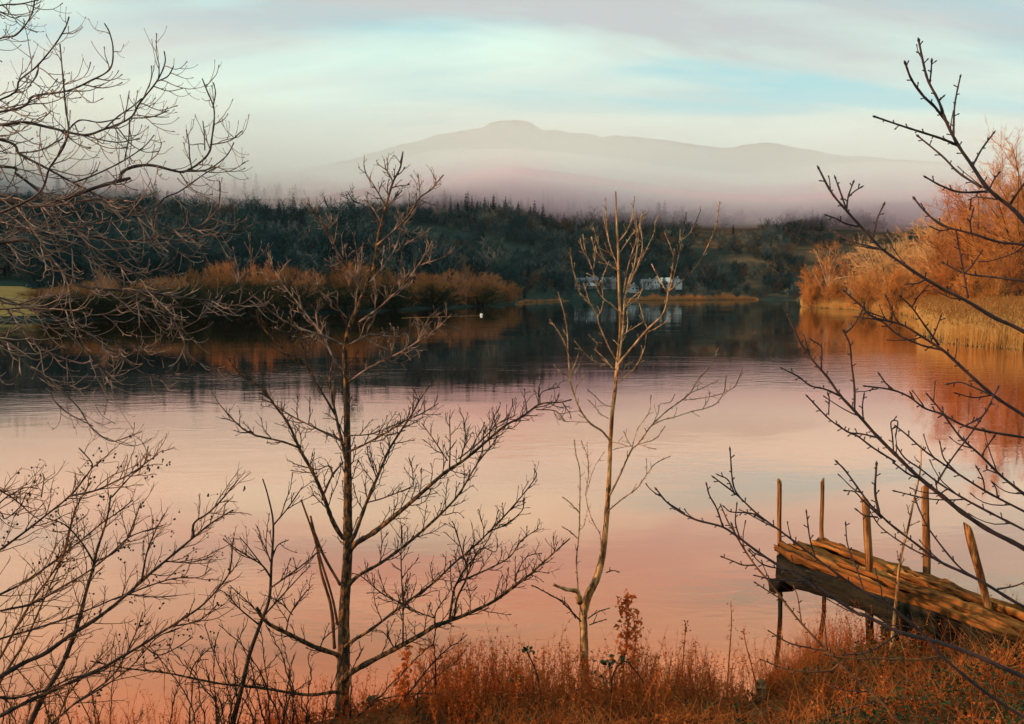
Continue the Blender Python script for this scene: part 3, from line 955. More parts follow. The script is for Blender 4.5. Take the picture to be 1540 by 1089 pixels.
# ------------------------------------------------------------------ houses on the far shore
M['slate'] = mat_noise('slate_roof', [(0.35, (0.09, 0.085, 0.10)), (0.65, (0.17, 0.15, 0.17))], 1.5, 4, 0.7, spec=0.3)
M['pale_roof'] = mat_noise('pale_roof', [(0.35, (0.62, 0.55, 0.52)), (0.65, (0.78, 0.70, 0.66))], 1.5, 4, 0.6, spec=0.3)
M['lime_wash'] = mat_noise('lime_wash', [(0.35, (0.36, 0.32, 0.34)), (0.65, (0.54, 0.49, 0.49))], 1.2, 4, 0.85)
M['grey_stone'] = mat_noise('grey_stone', [(0.35, (0.16, 0.13, 0.14)), (0.65, (0.30, 0.26, 0.26))], 2.5, 5, 0.9)
M['window_glass'] = mat_noise('window_glass', [(0.4, (0.02, 0.025, 0.03)), (0.6, (0.035, 0.04, 0.045))], 1, 2, 0.12, spec=0.6)
M['white_paint'] = mat_noise('white_paint', [(0.4, (0.72, 0.70, 0.68)), (0.6, (0.80, 0.78, 0.76))], 3, 2, 0.6)
M['door_wood'] = mat_noise('door_wood', [(0.4, (0.05, 0.03, 0.025)), (0.6, (0.09, 0.05, 0.04))], 3, 3, 0.7)


def house(px, row, d, L, D_, wall_h, roof_h, mats, label, gable=False, nwin=4, rz=0.0, chim=True):
    p = P(px, row, d)
    o = thing('house', label, 'house', (p[0], p[1], p[2]), 'houses on the far shore', rz)
    wall_h, roof_h, L = wall_h * 0.72, roof_h * 0.72, L * 0.82
    w = MB()
    hx, hy = L / 2, D_ / 2
    if gable:    # gable end looks over the lake
        prof = [(-hx, 0), (hx, 0), (hx, wall_h), (0, wall_h + roof_h), (-hx, wall_h)]
        V = [[a, -hy, b_] for a, b_ in prof] + [[a, hy, b_] for a, b_ in prof]
    else:
        prof = [(-hy, 0), (hy, 0), (hy, wall_h), (0, wall_h + roof_h), (-hy, wall_h)]
        V = [[-hx, a, b_] for a, b_ in prof] + [[hx, a, b_] for a, b_ in prof]
    for v_ in V:
        if v_[2] == 0:
            v_[2] = -2.5
    w.add(V, [[i, (i + 1) % 5, 5 + (i + 1) % 5, 5 + i] for i in (0, 1, 4)], [[0, 1, 2], [0, 2, 4], [2, 3, 4], [5, 7, 6], [5, 9, 7], [7, 9, 8]])
    w.build('wall', mats[0], o, smooth=False)
    rb = MB()
    half = (hx if gable else hy)
    for s in (-1, 1):
        run = half + 0.35
        drop = roof_h * run / half
        ln = (D_ if gable else L) + 0.7
        ang = math.atan2(roof_h, half)
        sl = run / math.cos(ang)
        c = np.array([s * run / 2, 0, wall_h + roof_h - drop / 2 + 0.1])
        R = np.array(Matrix.Rotation(s * ang, 3, 'Y'))
        if gable:
            rb.box(c, sl, ln, 0.14, R)
        else:
            Rz = np.array(Matrix.Rotation(math.pi / 2, 3, 'Z'))
            rb.box(Rz @ c, sl, ln, 0.14, Rz @ R)
    ro = rb.build('roof', mats[1], o, smooth=False)
    if chim:
        cb = MB()
        cb.box((hx * 0.6 if not gable else 0.3, 0, wall_h + roof_h + 0.3), 0.6, 0.6, 1.3)
        cb.build('chimney', mats[0], ro, smooth=False)
    for k in range(nwin):
        xx = -hx + (k + 0.75) * L / (nwin + 0.5)
        ww, wh = min(1.1, L / nwin * 0.5), 1.15
        if k == nwin // 2 and nwin > 2:
            db = MB()
            db.box((xx, -hy - 0.03, 1.0), 0.9, 0.1, 2.0)
            db.build('door', M['door_wood'], o, smooth=False)
            continue
        fb = MB()
        zc_ = wall_h * 0.58
        for (ax, az, bx, bz) in ((0, wh / 2, ww + 0.2, 0.12), (0, -wh / 2, ww + 0.2, 0.12), (-ww / 2, 0, 0.12, wh - 0.14), (ww / 2, 0, 0.12, wh - 0.14)):
            fb.box((xx + ax, -hy - 0.04, zc_ + az), bx, 0.12, bz)
        fo = fb.build('window', M['white_paint'], o, smooth=False)
        gb = MB()
        gb.box((xx, -hy - 0.02, zc_), ww - 0.13, 0.06, wh - 0.13)
        gb.build('pane', M['window_glass'], fo, smooth=False)
    return o


house(876, 429, 428, 9.5, 6, 2.6, 2.6, (M['lime_wash'], M['slate']), 'long low house with grey slate roof, leftmost on the far shore', False, 5)
house(892, 427, 436, 6.0, 6, 2.6, 2.4, (M['grey_stone'], M['slate']), 'stone house with slate roof adjoining the leftmost long one', False, 3)
house(915, 429, 430, 9.0, 6, 2.8, 2.8, (M['grey_stone'], M['slate']), 'wide grey stone house behind the pale central tree', False, 5)
house(952, 437, 408, 5.6, 5, 2.4, 1.9, (M['lime_wash'], M['slate']), 'small white cottage nearest the water below the others', True, 2, 0.2)
house(972, 429, 432, 7.0, 5, 2.5, 1.8, (M['lime_wash'], M['slate']), 'low white terrace cottage left of the gabled house', False, 4)
house(986, 428.5, 428, 4.6, 6, 2.9, 2.2, (M['lime_wash'], M['slate']), 'narrow white gabled house left of the pale roofed one', True, 2)
house(1001, 428.5, 430, 6.0, 6, 2.2, 3.0, (M['lime_wash'], M['pale_roof']), 'house with a broad bright pale roof', False, 3, 0, False)
house(1018, 428.5, 428, 5.2, 6, 2.8, 2.3, (M['lime_wash'], M['slate']), 'rightmost white gabled house by the dark evergreens', True, 2)

# white van by the leftmost house
M['van_white'] = mat_noise('van_white', [(0.4, (0.7, 0.7, 0.7)), (0.6, (0.78, 0.78, 0.78))], 2, 2, 0.35, spec=0.5)
M['rubber'] = mat_noise('rubber', [(0.4, (0.012, 0.012, 0.013)), (0.6, (0.02, 0.02, 0.02))], 5, 2, 0.9)
p = P(889, 431.5, 424)
van = thing('parked_van', 'white van parked in front of the leftmost houses', 'van', p)
b = MB()
prof = [(-2.4, 0.45), (2.3, 0.45), (2.4, 1.0), (1.75, 1.25), (1.3, 2.05), (-2.4, 2.1)]
b.add([[a, -0.95, c_] for a, c_ in prof] + [[a, 0.95, c_] for a, c_ in prof], [[i, (i + 1) % 6, 6 + (i + 1) % 6, 6 + i] for i in range(6)],
      [[0, 1, 2], [0, 2, 3], [0, 3, 5], [3, 4, 5], [6, 8, 7], [6, 9, 8], [6, 11, 9], [9, 11, 10]])
b.build('body', M['van_white'], van, smooth=False)
for sx in (-1.5, 1.5):
    for sy in (-0.85, 0.85):
        b = MB()
        b.tube([[sx, sy - 0.12, 0.34], [sx, sy + 0.12, 0.34]], 0.34, 12)
        b.build('wheel', M['rubber'], van)

# the small white float and its line
p = G(724, 474.5)
bu = thing('buoy', 'small white buoy at the end of a pale line on the dark water', 'buoy', p)
b = MB()
ang = np.linspace(0, math.pi, 9)
b.tube(np.stack([0 * ang, 0 * ang, -0.25 * np.cos(ang) + 0.12], -1), 0.25 * np.sin(ang) + 0.005, 14)
b.build('float', M['white_paint'], bu)
b = MB()
b.tube([[0, 0, 0.34], [0, 0, 0.46]], 0.03, 8)
b.build('ring_handle', M['rubber'], bu)
b = MB()
lp = [G(604, 478.5), G(640, 477.2), G(680, 476), G(722, 474.8)]
b.tube(spline([np.array([a[0], a[1], 0.012]) for a in lp], 8), 0.014, 5)
tag(b.build('floating_rope', M['reed']), 'thin pale rope trailing over the water to the white buoy', 'rope')

# ------------------------------------------------------------------ the near bank
EDGE = [(-700, 1150), (-300, 1128), (0, 1110), (400, 1087), (640, 1072), (900, 1052), (1140, 1040), (1250, 1004), (1400, 964), (1540, 936), (1900, 890), (2600, 850)]
_ex = np.array([G(a, b_)[0] for a, b_ in EDGE])
_ey = np.array([G(a, b_)[1] for a, b_ in EDGE])


def bank_h(x, y):
    x, y = np.asarray(x, float), np.asarray(y, float)
    e = np.interp(x, _ex, _ey) + 0.25 * vnoise(x * 0.9, 3.1, 61)
    s = e - y
    h = np.where(s > 0, 0.06 + s * 0.34 - 0.06 * np.exp(-s * 3), s * 0.5)
    h = np.minimum(h, 2.7 + 0.03 * s)
    return np.where(s > -0.3, h + 0.06 * fbm(x * 1.3, y * 1.3, 62, 3) * np.clip(s + 0.3, 0, 1), h)


bx, by = np.meshgrid(np.linspace(-16, 18, 230), np.concatenate([np.linspace(-20, 3.5, 40, endpoint=False), np.linspace(3.5, 13.5, 130)]), indexing='ij')
bz = np.maximum(bank_h(bx, by), -1.0)
idx = np.arange(bx.size).reshape(bx.shape)
q = np.stack([idx[:-1, :-1], idx[1:, :-1], idx[1:, 1:], idx[:-1, 1:]], -1).reshape(-1, 4)
M['bank_soil'] = mat_noise('bank_soil', [(0.35, (0.030, 0.024, 0.014)), (0.5, (0.085, 0.040, 0.018)), (0.65, (0.20, 0.085, 0.03))], 2.2, 8, 0.95, 1.0, 14, spec=0.05)
mb = MB()
mb.add(np.stack([bx, by, bz], -1), q)
tag(mb.build('bank', M['bank_soil']), kind='structure')

# ------------------------------------------------------------------ near trees, limb by limb
rt = np.random.default_rng(5)
UP = np.array([0, 0, 1.0])
BACK = np.array([0, 1.0, 0])


def limb(px_pts, d0, d1, w0, w1, sub=5, wig=0.0):
    """world path and radii of a limb: photo columns/rows, depth at both ends, width (photo pixels) at both ends"""
    pp = np.asarray(px_pts, float)
    seg = np.concatenate([[0], np.cumsum(np.linalg.norm(np.diff(pp, axis=0), axis=1))])
    f = seg / seg[-1]
    dd = d0 + (d1 - d0) * f
    w = np.array([P(a[0], a[1], d) for a, d in zip(pp, dd)])
    path = spline(w, sub)
    n = len(path)
    ff = np.concatenate([[0], np.cumsum(np.linalg.norm(np.diff(path, axis=0), axis=1))])
    ff = ff / ff[-1]
    if wig:
        path[1:-1] += rt.normal(0, wig, (n - 2, 3))
    dep = d0 + (d1 - d0) * ff
    rad = 0.5 * (w0 + (w1 - w0) * ff ** 0.8) * dep / F
    return path, rad


def knobs(path, rad, amt=0.14):
    return rad * (1 + amt * rt.normal(0, 1, len(rad)).clip(-1, 1.6))


def twig_path(p, d, l, curve=0.1, wiggle=0.12, n=6, droop=0.0):
    pts = [np.array(p, float)]
    d = unit(d)
    for i in range(n):
        d = unit(d + UP * curve - UP * droop * max(0, 1 - 2.2 * i / n) + rt.normal(0, wiggle, 3))
        pts.append(pts[-1] + d * l / n)
    return np.array(pts)


def side_dir(t, spread, updir=0.25, depth=0.6):
    """a direction leaving a limb of tangent t, mostly across the view, leaning up"""
    r_ = rt.normal(0, 1, 3) * np.array([1, depth, 1])
    r_ = r_ - t * np.dot(r_, t)
    return unit(t * math.cos(spread) + unit(r_) * math.sin(spread) + UP * updir)


def grow(mb, path, rad, every, l0, l1, w, curve=0.1, wiggle=0.12, start=0.15, sub=None, spread=(0.5, 0.95), updir=0.25, droop=0.0, buds=0.0, tips=None, depth=0.6, n=6, alt=True):
    """twigs along a limb; sub = settings for a further order of twigs"""
    seg = np.linalg.norm(np.diff(path, axis=0), axis=1)
    L = seg.sum()
    cum = np.concatenate([[0], np.cumsum(seg)])
    pos = start * L
    side = 1
    while pos < L * 0.985:
        i = min(len(path) - 2, int(np.searchsorted(cum, pos)) - 1)
        i = max(i, 0)
        f = (pos - cum[i]) / (seg[i] + 1e-9)
        p = path[i] * (1 - f) + path[i + 1] * f
        t = unit(path[i + 1] - path[i])
        e = pos / L
        l = (l0 + (l1 - l0) * e) * rt.uniform(0.45, 1.2)
        d = side_dir(t, rt.uniform(*spread), updir, depth)
        if alt:
            # alternate on both sides of the limb as seen from the lake path
            nrm = unit(np.cross(t, BACK))
            s_ = np.dot(d - t * np.dot(d, t), nrm)
            if s_ * side < 0:
                d = d - 2 * nrm * s_
            side = -side
        tp = twig_path(p, d, l, curve, wiggle, n, droop)
        r0 = w * 0.5 * p[1] / F
        r0 = min(r0, rad[i] * 0.75)
        tr_ = np.linspace(r0, r0 * 0.5, len(tp))
        if buds:
            tr_[-1] = r0 * 1.05
        mb.tube(tp, tr_, 4, cap=True)
        if tips is not None:
            tips.append((tp[-1], unit(tp[-1] - tp[-2]), r0))
        if sub:
            grow(mb, tp, tr_, tips=tips, **sub)
        pos += every * rt.uniform(0.5, 1.5)


def bud_spurs(mb, path, rad, every, size=0.018):
    """short alternate buds and spurs"""
    seg = np.linalg.norm(np.diff(path, axis=0), axis=1)
    cum = np.concatenate([[0], np.cumsum(seg)])
    L = cum[-1]
    pos = every
    side = 1
    while pos < L:
        i = max(0, min(len(path) - 2, int(np.searchsorted(cum, pos)) - 1))
        f = (pos - cum[i]) / (seg[i] + 1e-9)
        p = path[i] * (1 - f) + path[i + 1] * f
        t = unit(path[i + 1] - path[i])
        nrm = unit(np.cross(t, BACK)) * side
        d = unit(t * 0.8 + nrm + BACK * rt.normal(0, 0.4))
        l = size * rt.uniform(0.6, 1.8)
        q_ = p + nrm * rad[i] * 0.6
        mb.tube([q_, q_ + d * l * 0.5, q_ + d * l * 0.8, q_ + d * l], [0.0026, 0.0022, 0.0036, 0.0008], 5)
        side = -side
        pos += every * rt.uniform(0.6, 1.4)
    t = unit(path[-1] - path[-2])
    mb.tube([path[-1], path[-1] + t * 0.008, path[-1] + t * 0.02], [rad[-1], rad[-1] * 1.5, 0.0008], 5)


def cones(mb, tips, frac, size=0.008):
    """small hanging alder cones or berries at twig ends"""
    for p, d, r0 in tips:
        if rt.uniform() > frac:
            continue
        for _ in range(rt.integers(1, 4)):
            o = p + rt.normal(0, 0.016, 3)
            mb.tube([p, (p + o) / 2 + UP * 0.004, o], [0.0012, 0.001, 0.001], 3, cap=False)
            s_ = size * rt.uniform(0.7, 1.2)
            mb.tube([o + UP * s_, o + UP * s_ * 0.4, o - UP * s_ * 0.4, o - UP * s_], [s_ * 0.15, s_ * 0.8, s_ * 0.8, s_ * 0.15], 6)


def branches(root, specs, mat_b, mat_t, tw, thin=1.0, tip_fn=None):
    """specs: list of groups; each group is a list of (pixel path, d0, d1, w0, w1); the first is the limb, the rest its forks"""
    for grp in specs:
        b, t_ = MB(), MB()
        tips = []
        for k, (pp, d0, d1, w0, w1) in enumerate(grp):
            path, rad = limb(pp, d0, d1, w0 * thin, w1 * (0.5 + 0.5 * thin), 6)
            rad = knobs(path, rad, 0.10)
            b.tube(path, rad, 7 if w0 > 4 else 5)
            tw(t_, path, rad, tips, k)
        if tip_fn:
            tip_fn(t_, tips)
        o = b.build('branch', mat_b, root)
        if t_.n:
            t_.build('twigs', mat_t, o)


def foot(px, row, d):
    p = P(px, row, d)
    return np.array([p[0], p[1], 0.0])


# ---- the main tree, left of the middle
TD = 7.0
base = P(514, 1089, TD)
t_main = thing('bare_tree', 'dark lichen-spotted leafless tree with a straight trunk left of centre', 'tree', (base[0], base[1], float(bank_h(base[0], base[1]))))
o_main = np.array(t_main.location)


def local(root):
    return np.array(root.location)


class LocalMB(MB):
    """mesh builder whose points are given in world space and stored relative to a thing's foot"""


def finish(root):
    """children were built in world coordinates: keep them there under a moved parent"""
    inv = Matrix.Translation(root.location).inverted()
    for c in root.children:
        c.matrix_parent_inverse = inv


TRUNK = [(513, 1130), (514, 1089), (515, 1040), (517, 985), (517, 930), (520, 880), (523, 830), (523, 780), (523, 700), (522, 640), (521, 580), (519, 535), (522, 505), (530, 480), (541, 455), (551, 430), (562, 402), (568, 361), (574, 335), (583, 301), (591, 274), (602, 252), (606, 228)]
pp = np.array(TRUNK, float)
w = np.array([P(a, b_, TD + 0.0008 * (1089 - b_)) for a, b_ in pp])
w[0][2] = float(bank_h(w[0][0], w[0][1])) - 0.15
path = spline(w, 6)
rows = np.interp(np.linspace(0, 1, len(path)), np.linspace(0, 1, len(pp)), pp[:, 1])
wid = np.interp(-rows, [-1130, -1089, -1040, -985, -930, -880, -800, -700, -570, -480, -400, -300, -228], [31, 24, 21.5, 20, 17, 16, 14.5, 11, 8.5, 7, 5, 3.4, 2])
rad = wid * 0.5 * path[:, 1] / F
b = MB()
b.tube(path, knobs(path, rad, 0.05), 14)
b.build('trunk', M['main_bark'], t_main)
tb, tips = MB(), []


def alder_twigs(scale=1.0, start=0.12):
    def fn(mb, path, rad, tips, k):
        grow(mb, path, rad, 0.070, 0.38 * scale, 0.15 * scale, 1.7, 0.10, 0.17, start, tips=tips, buds=1, updir=0.30,
             sub=dict(every=0.042, l0=0.15 * scale, l1=0.06, w=1.1, curve=0.06, wiggle=0.2, start=0.18, buds=1, n=4, updir=0.2))
    return fn


grow(tb, path, rad, 0.075, 0.34, 0.16, 2.0, 0.10, 0.16, 0.28, tips=tips, buds=1,
     sub=dict(every=0.055, l0=0.13, l1=0.06, w=1.25, curve=0.05, wiggle=0.2, start=0.2, buds=1, n=4))
tb.build('twigs', M['dark_twig'], t_main)
D7 = TD
MAIN = [
    [([(591, 274), (583, 258), (567, 246)], 7.5, 7.6, 3, 1.8), ([(583, 258), (582, 238)], 7.55, 7.6, 2.2, 1.6)],
    [([(581, 311), (562, 279), (551, 262), (547, 248)], 7.5, 7.3, 3.2, 1.8)],
    [([(574, 337), (562, 315), (548, 300)], 7.5, 7.7, 3, 1.8), ([(581, 313), (594, 297), (605, 287)], 7.5, 7.6, 3, 1.6)],
    [([(568, 368), (588, 351), (612, 327), (630, 299), (648, 285), (667, 263)], 7.5, 7.1, 4.5, 2), ([(632, 297), (629, 262)], 7.3, 7.3, 2.6, 1.6)],
    [([(556, 425), (576, 402), (594, 374), (604, 349), (616, 327), (630, 307)], 7.4, 7.9, 4.5, 1.8), ([(594, 380), (614, 365), (642, 349)], 7.6, 7.5, 2.8, 1.6)],
    [([(548, 440), (531, 418), (517, 394), (501, 369), (492, 345), (481, 331), (467, 311), (462, 305)], 7.4, 6.9, 5, 2), ([(492, 347), (507, 330)], 7.1, 7.2, 2.6, 1.6), ([(477, 326), (480, 315)], 7, 7, 2.5, 1.6)],
    [([(535, 470), (537, 418), (539, 396), (534, 365)], 7.4, 7.6, 3.5, 1.8), ([(538, 440), (543, 400), (545, 372)], 7.4, 7.3, 2.6, 1.6)],
    [([(541, 484), (568, 465), (593, 442), (606, 430), (624, 406), (642, 380), (650, 363)], 7.3, 6.8, 5, 1.9), ([(634, 398), (669, 386), (686, 369)], 7, 6.9, 2.6, 1.6), ([(600, 436), (604, 400), (603, 392)], 7.1, 7.2, 2.6, 1.6)],
    [([(523, 519), (553, 504), (568, 504), (600, 506), (620, 499)], 7.3, 7.8, 4, 1.6)],
    [([(523, 576), (546, 559), (568, 546), (598, 532), (628, 514), (657, 494), (680, 472)], 7.3, 6.6, 5, 1.9), ([(628, 514), (642, 484), (657, 467)], 6.9, 6.9, 3, 1.7), ([(576, 542), (606, 545), (640, 524)], 7, 7.2, 2.5, 1.5)],
    [([(516, 519), (489, 506), (461, 497), (439, 488), (417, 476), (390, 452), (380, 446)], 7.3, 6.7, 4.5, 1.8), ([(461, 497), (447, 492)], 7, 7, 2, 1.5)],
    [([(514, 557), (501, 537), (489, 512), (479, 494), (466, 480), (449, 457), (429, 432), (408, 398), (403, 380)], 7.3, 7.7, 5, 1.8), ([(478, 493), (477, 470), (489, 458)], 7.4, 7.3, 2.6, 1.6)],
    [([(521, 478), (501, 455), (479, 435), (478, 424)], 7.3, 6.9, 3.4, 1.7)],
    [([(522, 800), (516, 809), (500, 783), (486, 745), (469, 708), (451, 676), (434, 638), (414, 611), (390, 581), (357, 561), (346, 539)], 7.0, 6.5, 10, 2), ([(449, 673), (424, 664), (380, 653), (355, 636), (330, 608)], 6.7, 6.4, 4.5, 1.8), ([(486, 745), (500, 715), (516, 695)], 6.9, 7.1, 5, 3), ([(502, 718), (494, 701), (476, 706), (440, 697)], 7, 7, 3, 1.6)],
    [([(520, 690), (514, 663), (506, 628), (500, 599), (496, 569), (500, 545)], 7.1, 7.3, 7.5, 2.4), ([(505, 625), (479, 581), (469, 564), (461, 551), (434, 534), (414, 512), (390, 487), (390, 465)], 7.2, 6.9, 4.5, 1.8), ([(461, 551), (465, 519), (476, 502)], 7, 7.1, 3, 1.6)],
    [([(519, 668), (509, 661), (479, 646), (439, 626), (412, 608), (390, 600)], 7.1, 7.5, 4.5, 1.6)],
    [([(524, 680), (557, 664), (584, 649), (609, 633), (634, 622), (659, 607)], 7.1, 6.7, 4.5, 1.7), ([(524, 655), (560, 652), (610, 632)], 7.1, 7.4, 3, 1.6)],
    [([(527, 815), (535, 801), (550, 759), (567, 719), (584, 679), (599, 654), (617, 627), (631, 602), (646, 580)], 7.0, 7.7, 8.5, 2), ([(552, 756), (580, 748), (622, 731)], 7.2, 7.1, 3, 1.6), ([(622, 730), (620, 705), (616, 690)], 7.1, 7.1, 2.4, 1.5), ([(567, 719), (555, 690), (552, 670)], 7.3, 7.4, 3, 1.6)],
    [([(523, 840), (532, 820), (562, 801), (597, 773), (629, 746), (669, 711), (698, 692), (728, 667), (760, 640), (785, 627), (812, 608), (842, 605), (860, 601)], 7.0, 6.2, 12, 2.2),
     ([(676, 703), (677, 669), (676, 625)], 6.7, 6.6, 3, 1.7), ([(673, 693), (654, 664), (634, 636)], 6.7, 6.8, 3, 1.7), ([(692, 694), (700, 660), (697, 628)], 6.6, 6.5, 2.6, 1.6), ([(735, 660), (742, 630), (752, 611)], 6.5, 6.4, 3, 1.6), ([(690, 690), (725, 662), (748, 638), (775, 625)], 6.6, 6.9, 3, 1.6), ([(812, 608), (815, 590), (842, 582)], 6.3, 6.3, 2.4, 1.5), ([(806, 616), (835, 618), (850, 633)], 6.3, 6.2, 2.4, 1.5)],
    [([(521, 890), (530, 874), (545, 862), (572, 847), (607, 822), (639, 795), (673, 763), (693, 739), (718, 697), (738, 672), (750, 654)], 7.0, 7.9, 8, 1.9), ([(572, 848), (575, 815), (584, 802)], 7.2, 7.1, 2.4, 1.5), ([(606, 822), (604, 795), (603, 788)], 7.3, 7.3, 2.4, 1.5)],
    [([(519, 972), (530, 964), (559, 946), (607, 909), (649, 879), (683, 847), (716, 819), (748, 787), (773, 760), (805, 719), (803, 705)], 7.0, 6.4, 7, 1.8), ([(733, 800), (760, 789), (785, 768), (788, 748)], 6.6, 6.6, 3, 1.6), ([(607, 909), (575, 893), (545, 868), (530, 862)], 6.8, 6.6, 3, 1.6)],
    [([(517, 1020), (528, 1011), (557, 995), (599, 973), (639, 951), (654, 941), (678, 933), (708, 921), (743, 904), (778, 879), (797, 864), (830, 834), (857, 810)], 7.0, 6.0, 13, 2.2),
     ([(606, 968), (606, 909), (604, 871), (603, 830), (604, 790)], 6.7, 6.8, 4, 1.7), ([(683, 930), (688, 899), (703, 864), (695, 830), (682, 787)], 6.5, 6.5, 5, 1.8), ([(676, 933), (685, 881), (705, 869), (738, 854), (767, 837), (785, 812), (810, 795)], 6.5, 6.9, 5, 1.8),
     ([(684, 882), (700, 855), (727, 823), (740, 800)], 6.6, 6.3, 3.5, 1.6), ([(654, 941), (656, 920), (673, 895), (680, 880)], 6.6, 6.5, 3.5, 1.6), ([(655, 930), (632, 922), (606, 911), (575, 888)], 6.6, 6.7, 3, 1.6), ([(594, 976), (575, 950), (552, 950)], 6.8, 6.8, 3, 1.5), ([(778, 879), (775, 868), (792, 838), (815, 832)], 6.2, 6.1, 3, 1.6), ([(740, 905), (760, 890), (800, 862), (826, 862)], 6.3, 6.2, 3, 1.6), ([(700, 871), (722, 826), (745, 830), (748, 810)], 6.5, 6.5, 3, 1.5)],
    [([(510, 990), (505, 984), (473, 973), (437, 955), (401, 936), (386, 914)], 7.0, 6.5, 10, 6), ([(430, 952), (436, 925), (452, 900), (470, 880)], 6.7, 6.6, 3.5, 1.6), ([(400, 934), (372, 905), (345, 880)], 6.5, 6.4, 3, 1.6), ([(481, 976), (488, 960), (510, 942)], 6.9, 6.8, 3, 1.6), ([(440, 925), (420, 905), (398, 895)], 6.7, 6.6, 2.6, 1.5)],
    [([(512, 1043), (501, 1041), (462, 1045), (401, 1036), (359, 1031), (330, 1028), (285, 1019), (250, 1012), (197, 1006), (171, 1002), (136, 994)], 7.0, 5.8, 7, 2), ([(285, 1019), (292, 1000), (312, 978), (326, 970)], 6.2, 6.1, 3, 1.6)],
    [([(508, 940), (500, 900), (485, 850), (470, 800), (453, 752)], 7.0, 6.8, 4, 3), ([(512, 880), (487, 836), (467, 786)], 7.0, 6.9, 5, 3.5), ([(503, 975), (498, 914), (483, 861), (476, 818), (467, 776)], 7.0, 6.9, 6, 3.5)],
]


def main_tw(mb, path, rad, tips, k):
    L = np.linalg.norm(np.diff(path, axis=0), axis=1).sum()
    s = 0.55 if L < 0.5 else (0.8 if L < 1.2 else 1.0)
    alder_twigs(s, 0.18)(mb, path, rad, tips, k)


branches(t_main, MAIN[:13], M['upper_bark'], M['upper_bark'], main_tw, 0.76)
branches(t_main, MAIN[13:-1], M['main_bark'], M['dark_twig'], main_tw, 0.8)
branches(t_main, MAIN[-1:], M['rust_twig'], M['rust_twig'], lambda *a: None)
finish(t_main)

# ---- the pale tree at the centre
ED = 7.15
base = P(881, 1089, ED)
t_pale = thing('bare_tree', 'pale-barked leafless tree with a forked foot and upswept rods right of centre', 'tree', (base[0], base[1], float(bank_h(base[0], base[1]))))
TR = [(882, 1110), (881, 1060), (879, 1000), (878, 950), (877, 925), (884, 897), (898, 868), (907, 830), (912, 780), (916, 720), (918, 665), (921, 620), (925, 585), (928, 550), (931, 520), (933, 490), (931, 440), (930, 385), (928, 350), (927, 320), (926, 288)]
w = np.array([P(a, b_, ED + 0.0005 * (1089 - b_)) for a, b_ in TR])
w[0][2] = float(bank_h(w[0][0], w[0][1])) - 0.15
path = spline(w, 6)
rows = np.interp(np.linspace(0, 1, len(path)), np.linspace(0, 1, len(TR)), [r_[1] for r_ in TR])
wid = np.interp(-rows, [-1110, -1050, -940, -905, -870, -814, -748, -680, -580, -530, -420, -350, -288], [20, 14.5, 12.5, 13.5, 11.5, 9, 7.6, 6.5, 5.6, 4.4, 3.7, 3, 1.8])
rad = wid * 0.5 * path[:, 1] / F
b = MB()
b.tube(path, knobs(path, rad, 0.045), 14)
b.build('trunk', M['pale_bark'], t_pale)
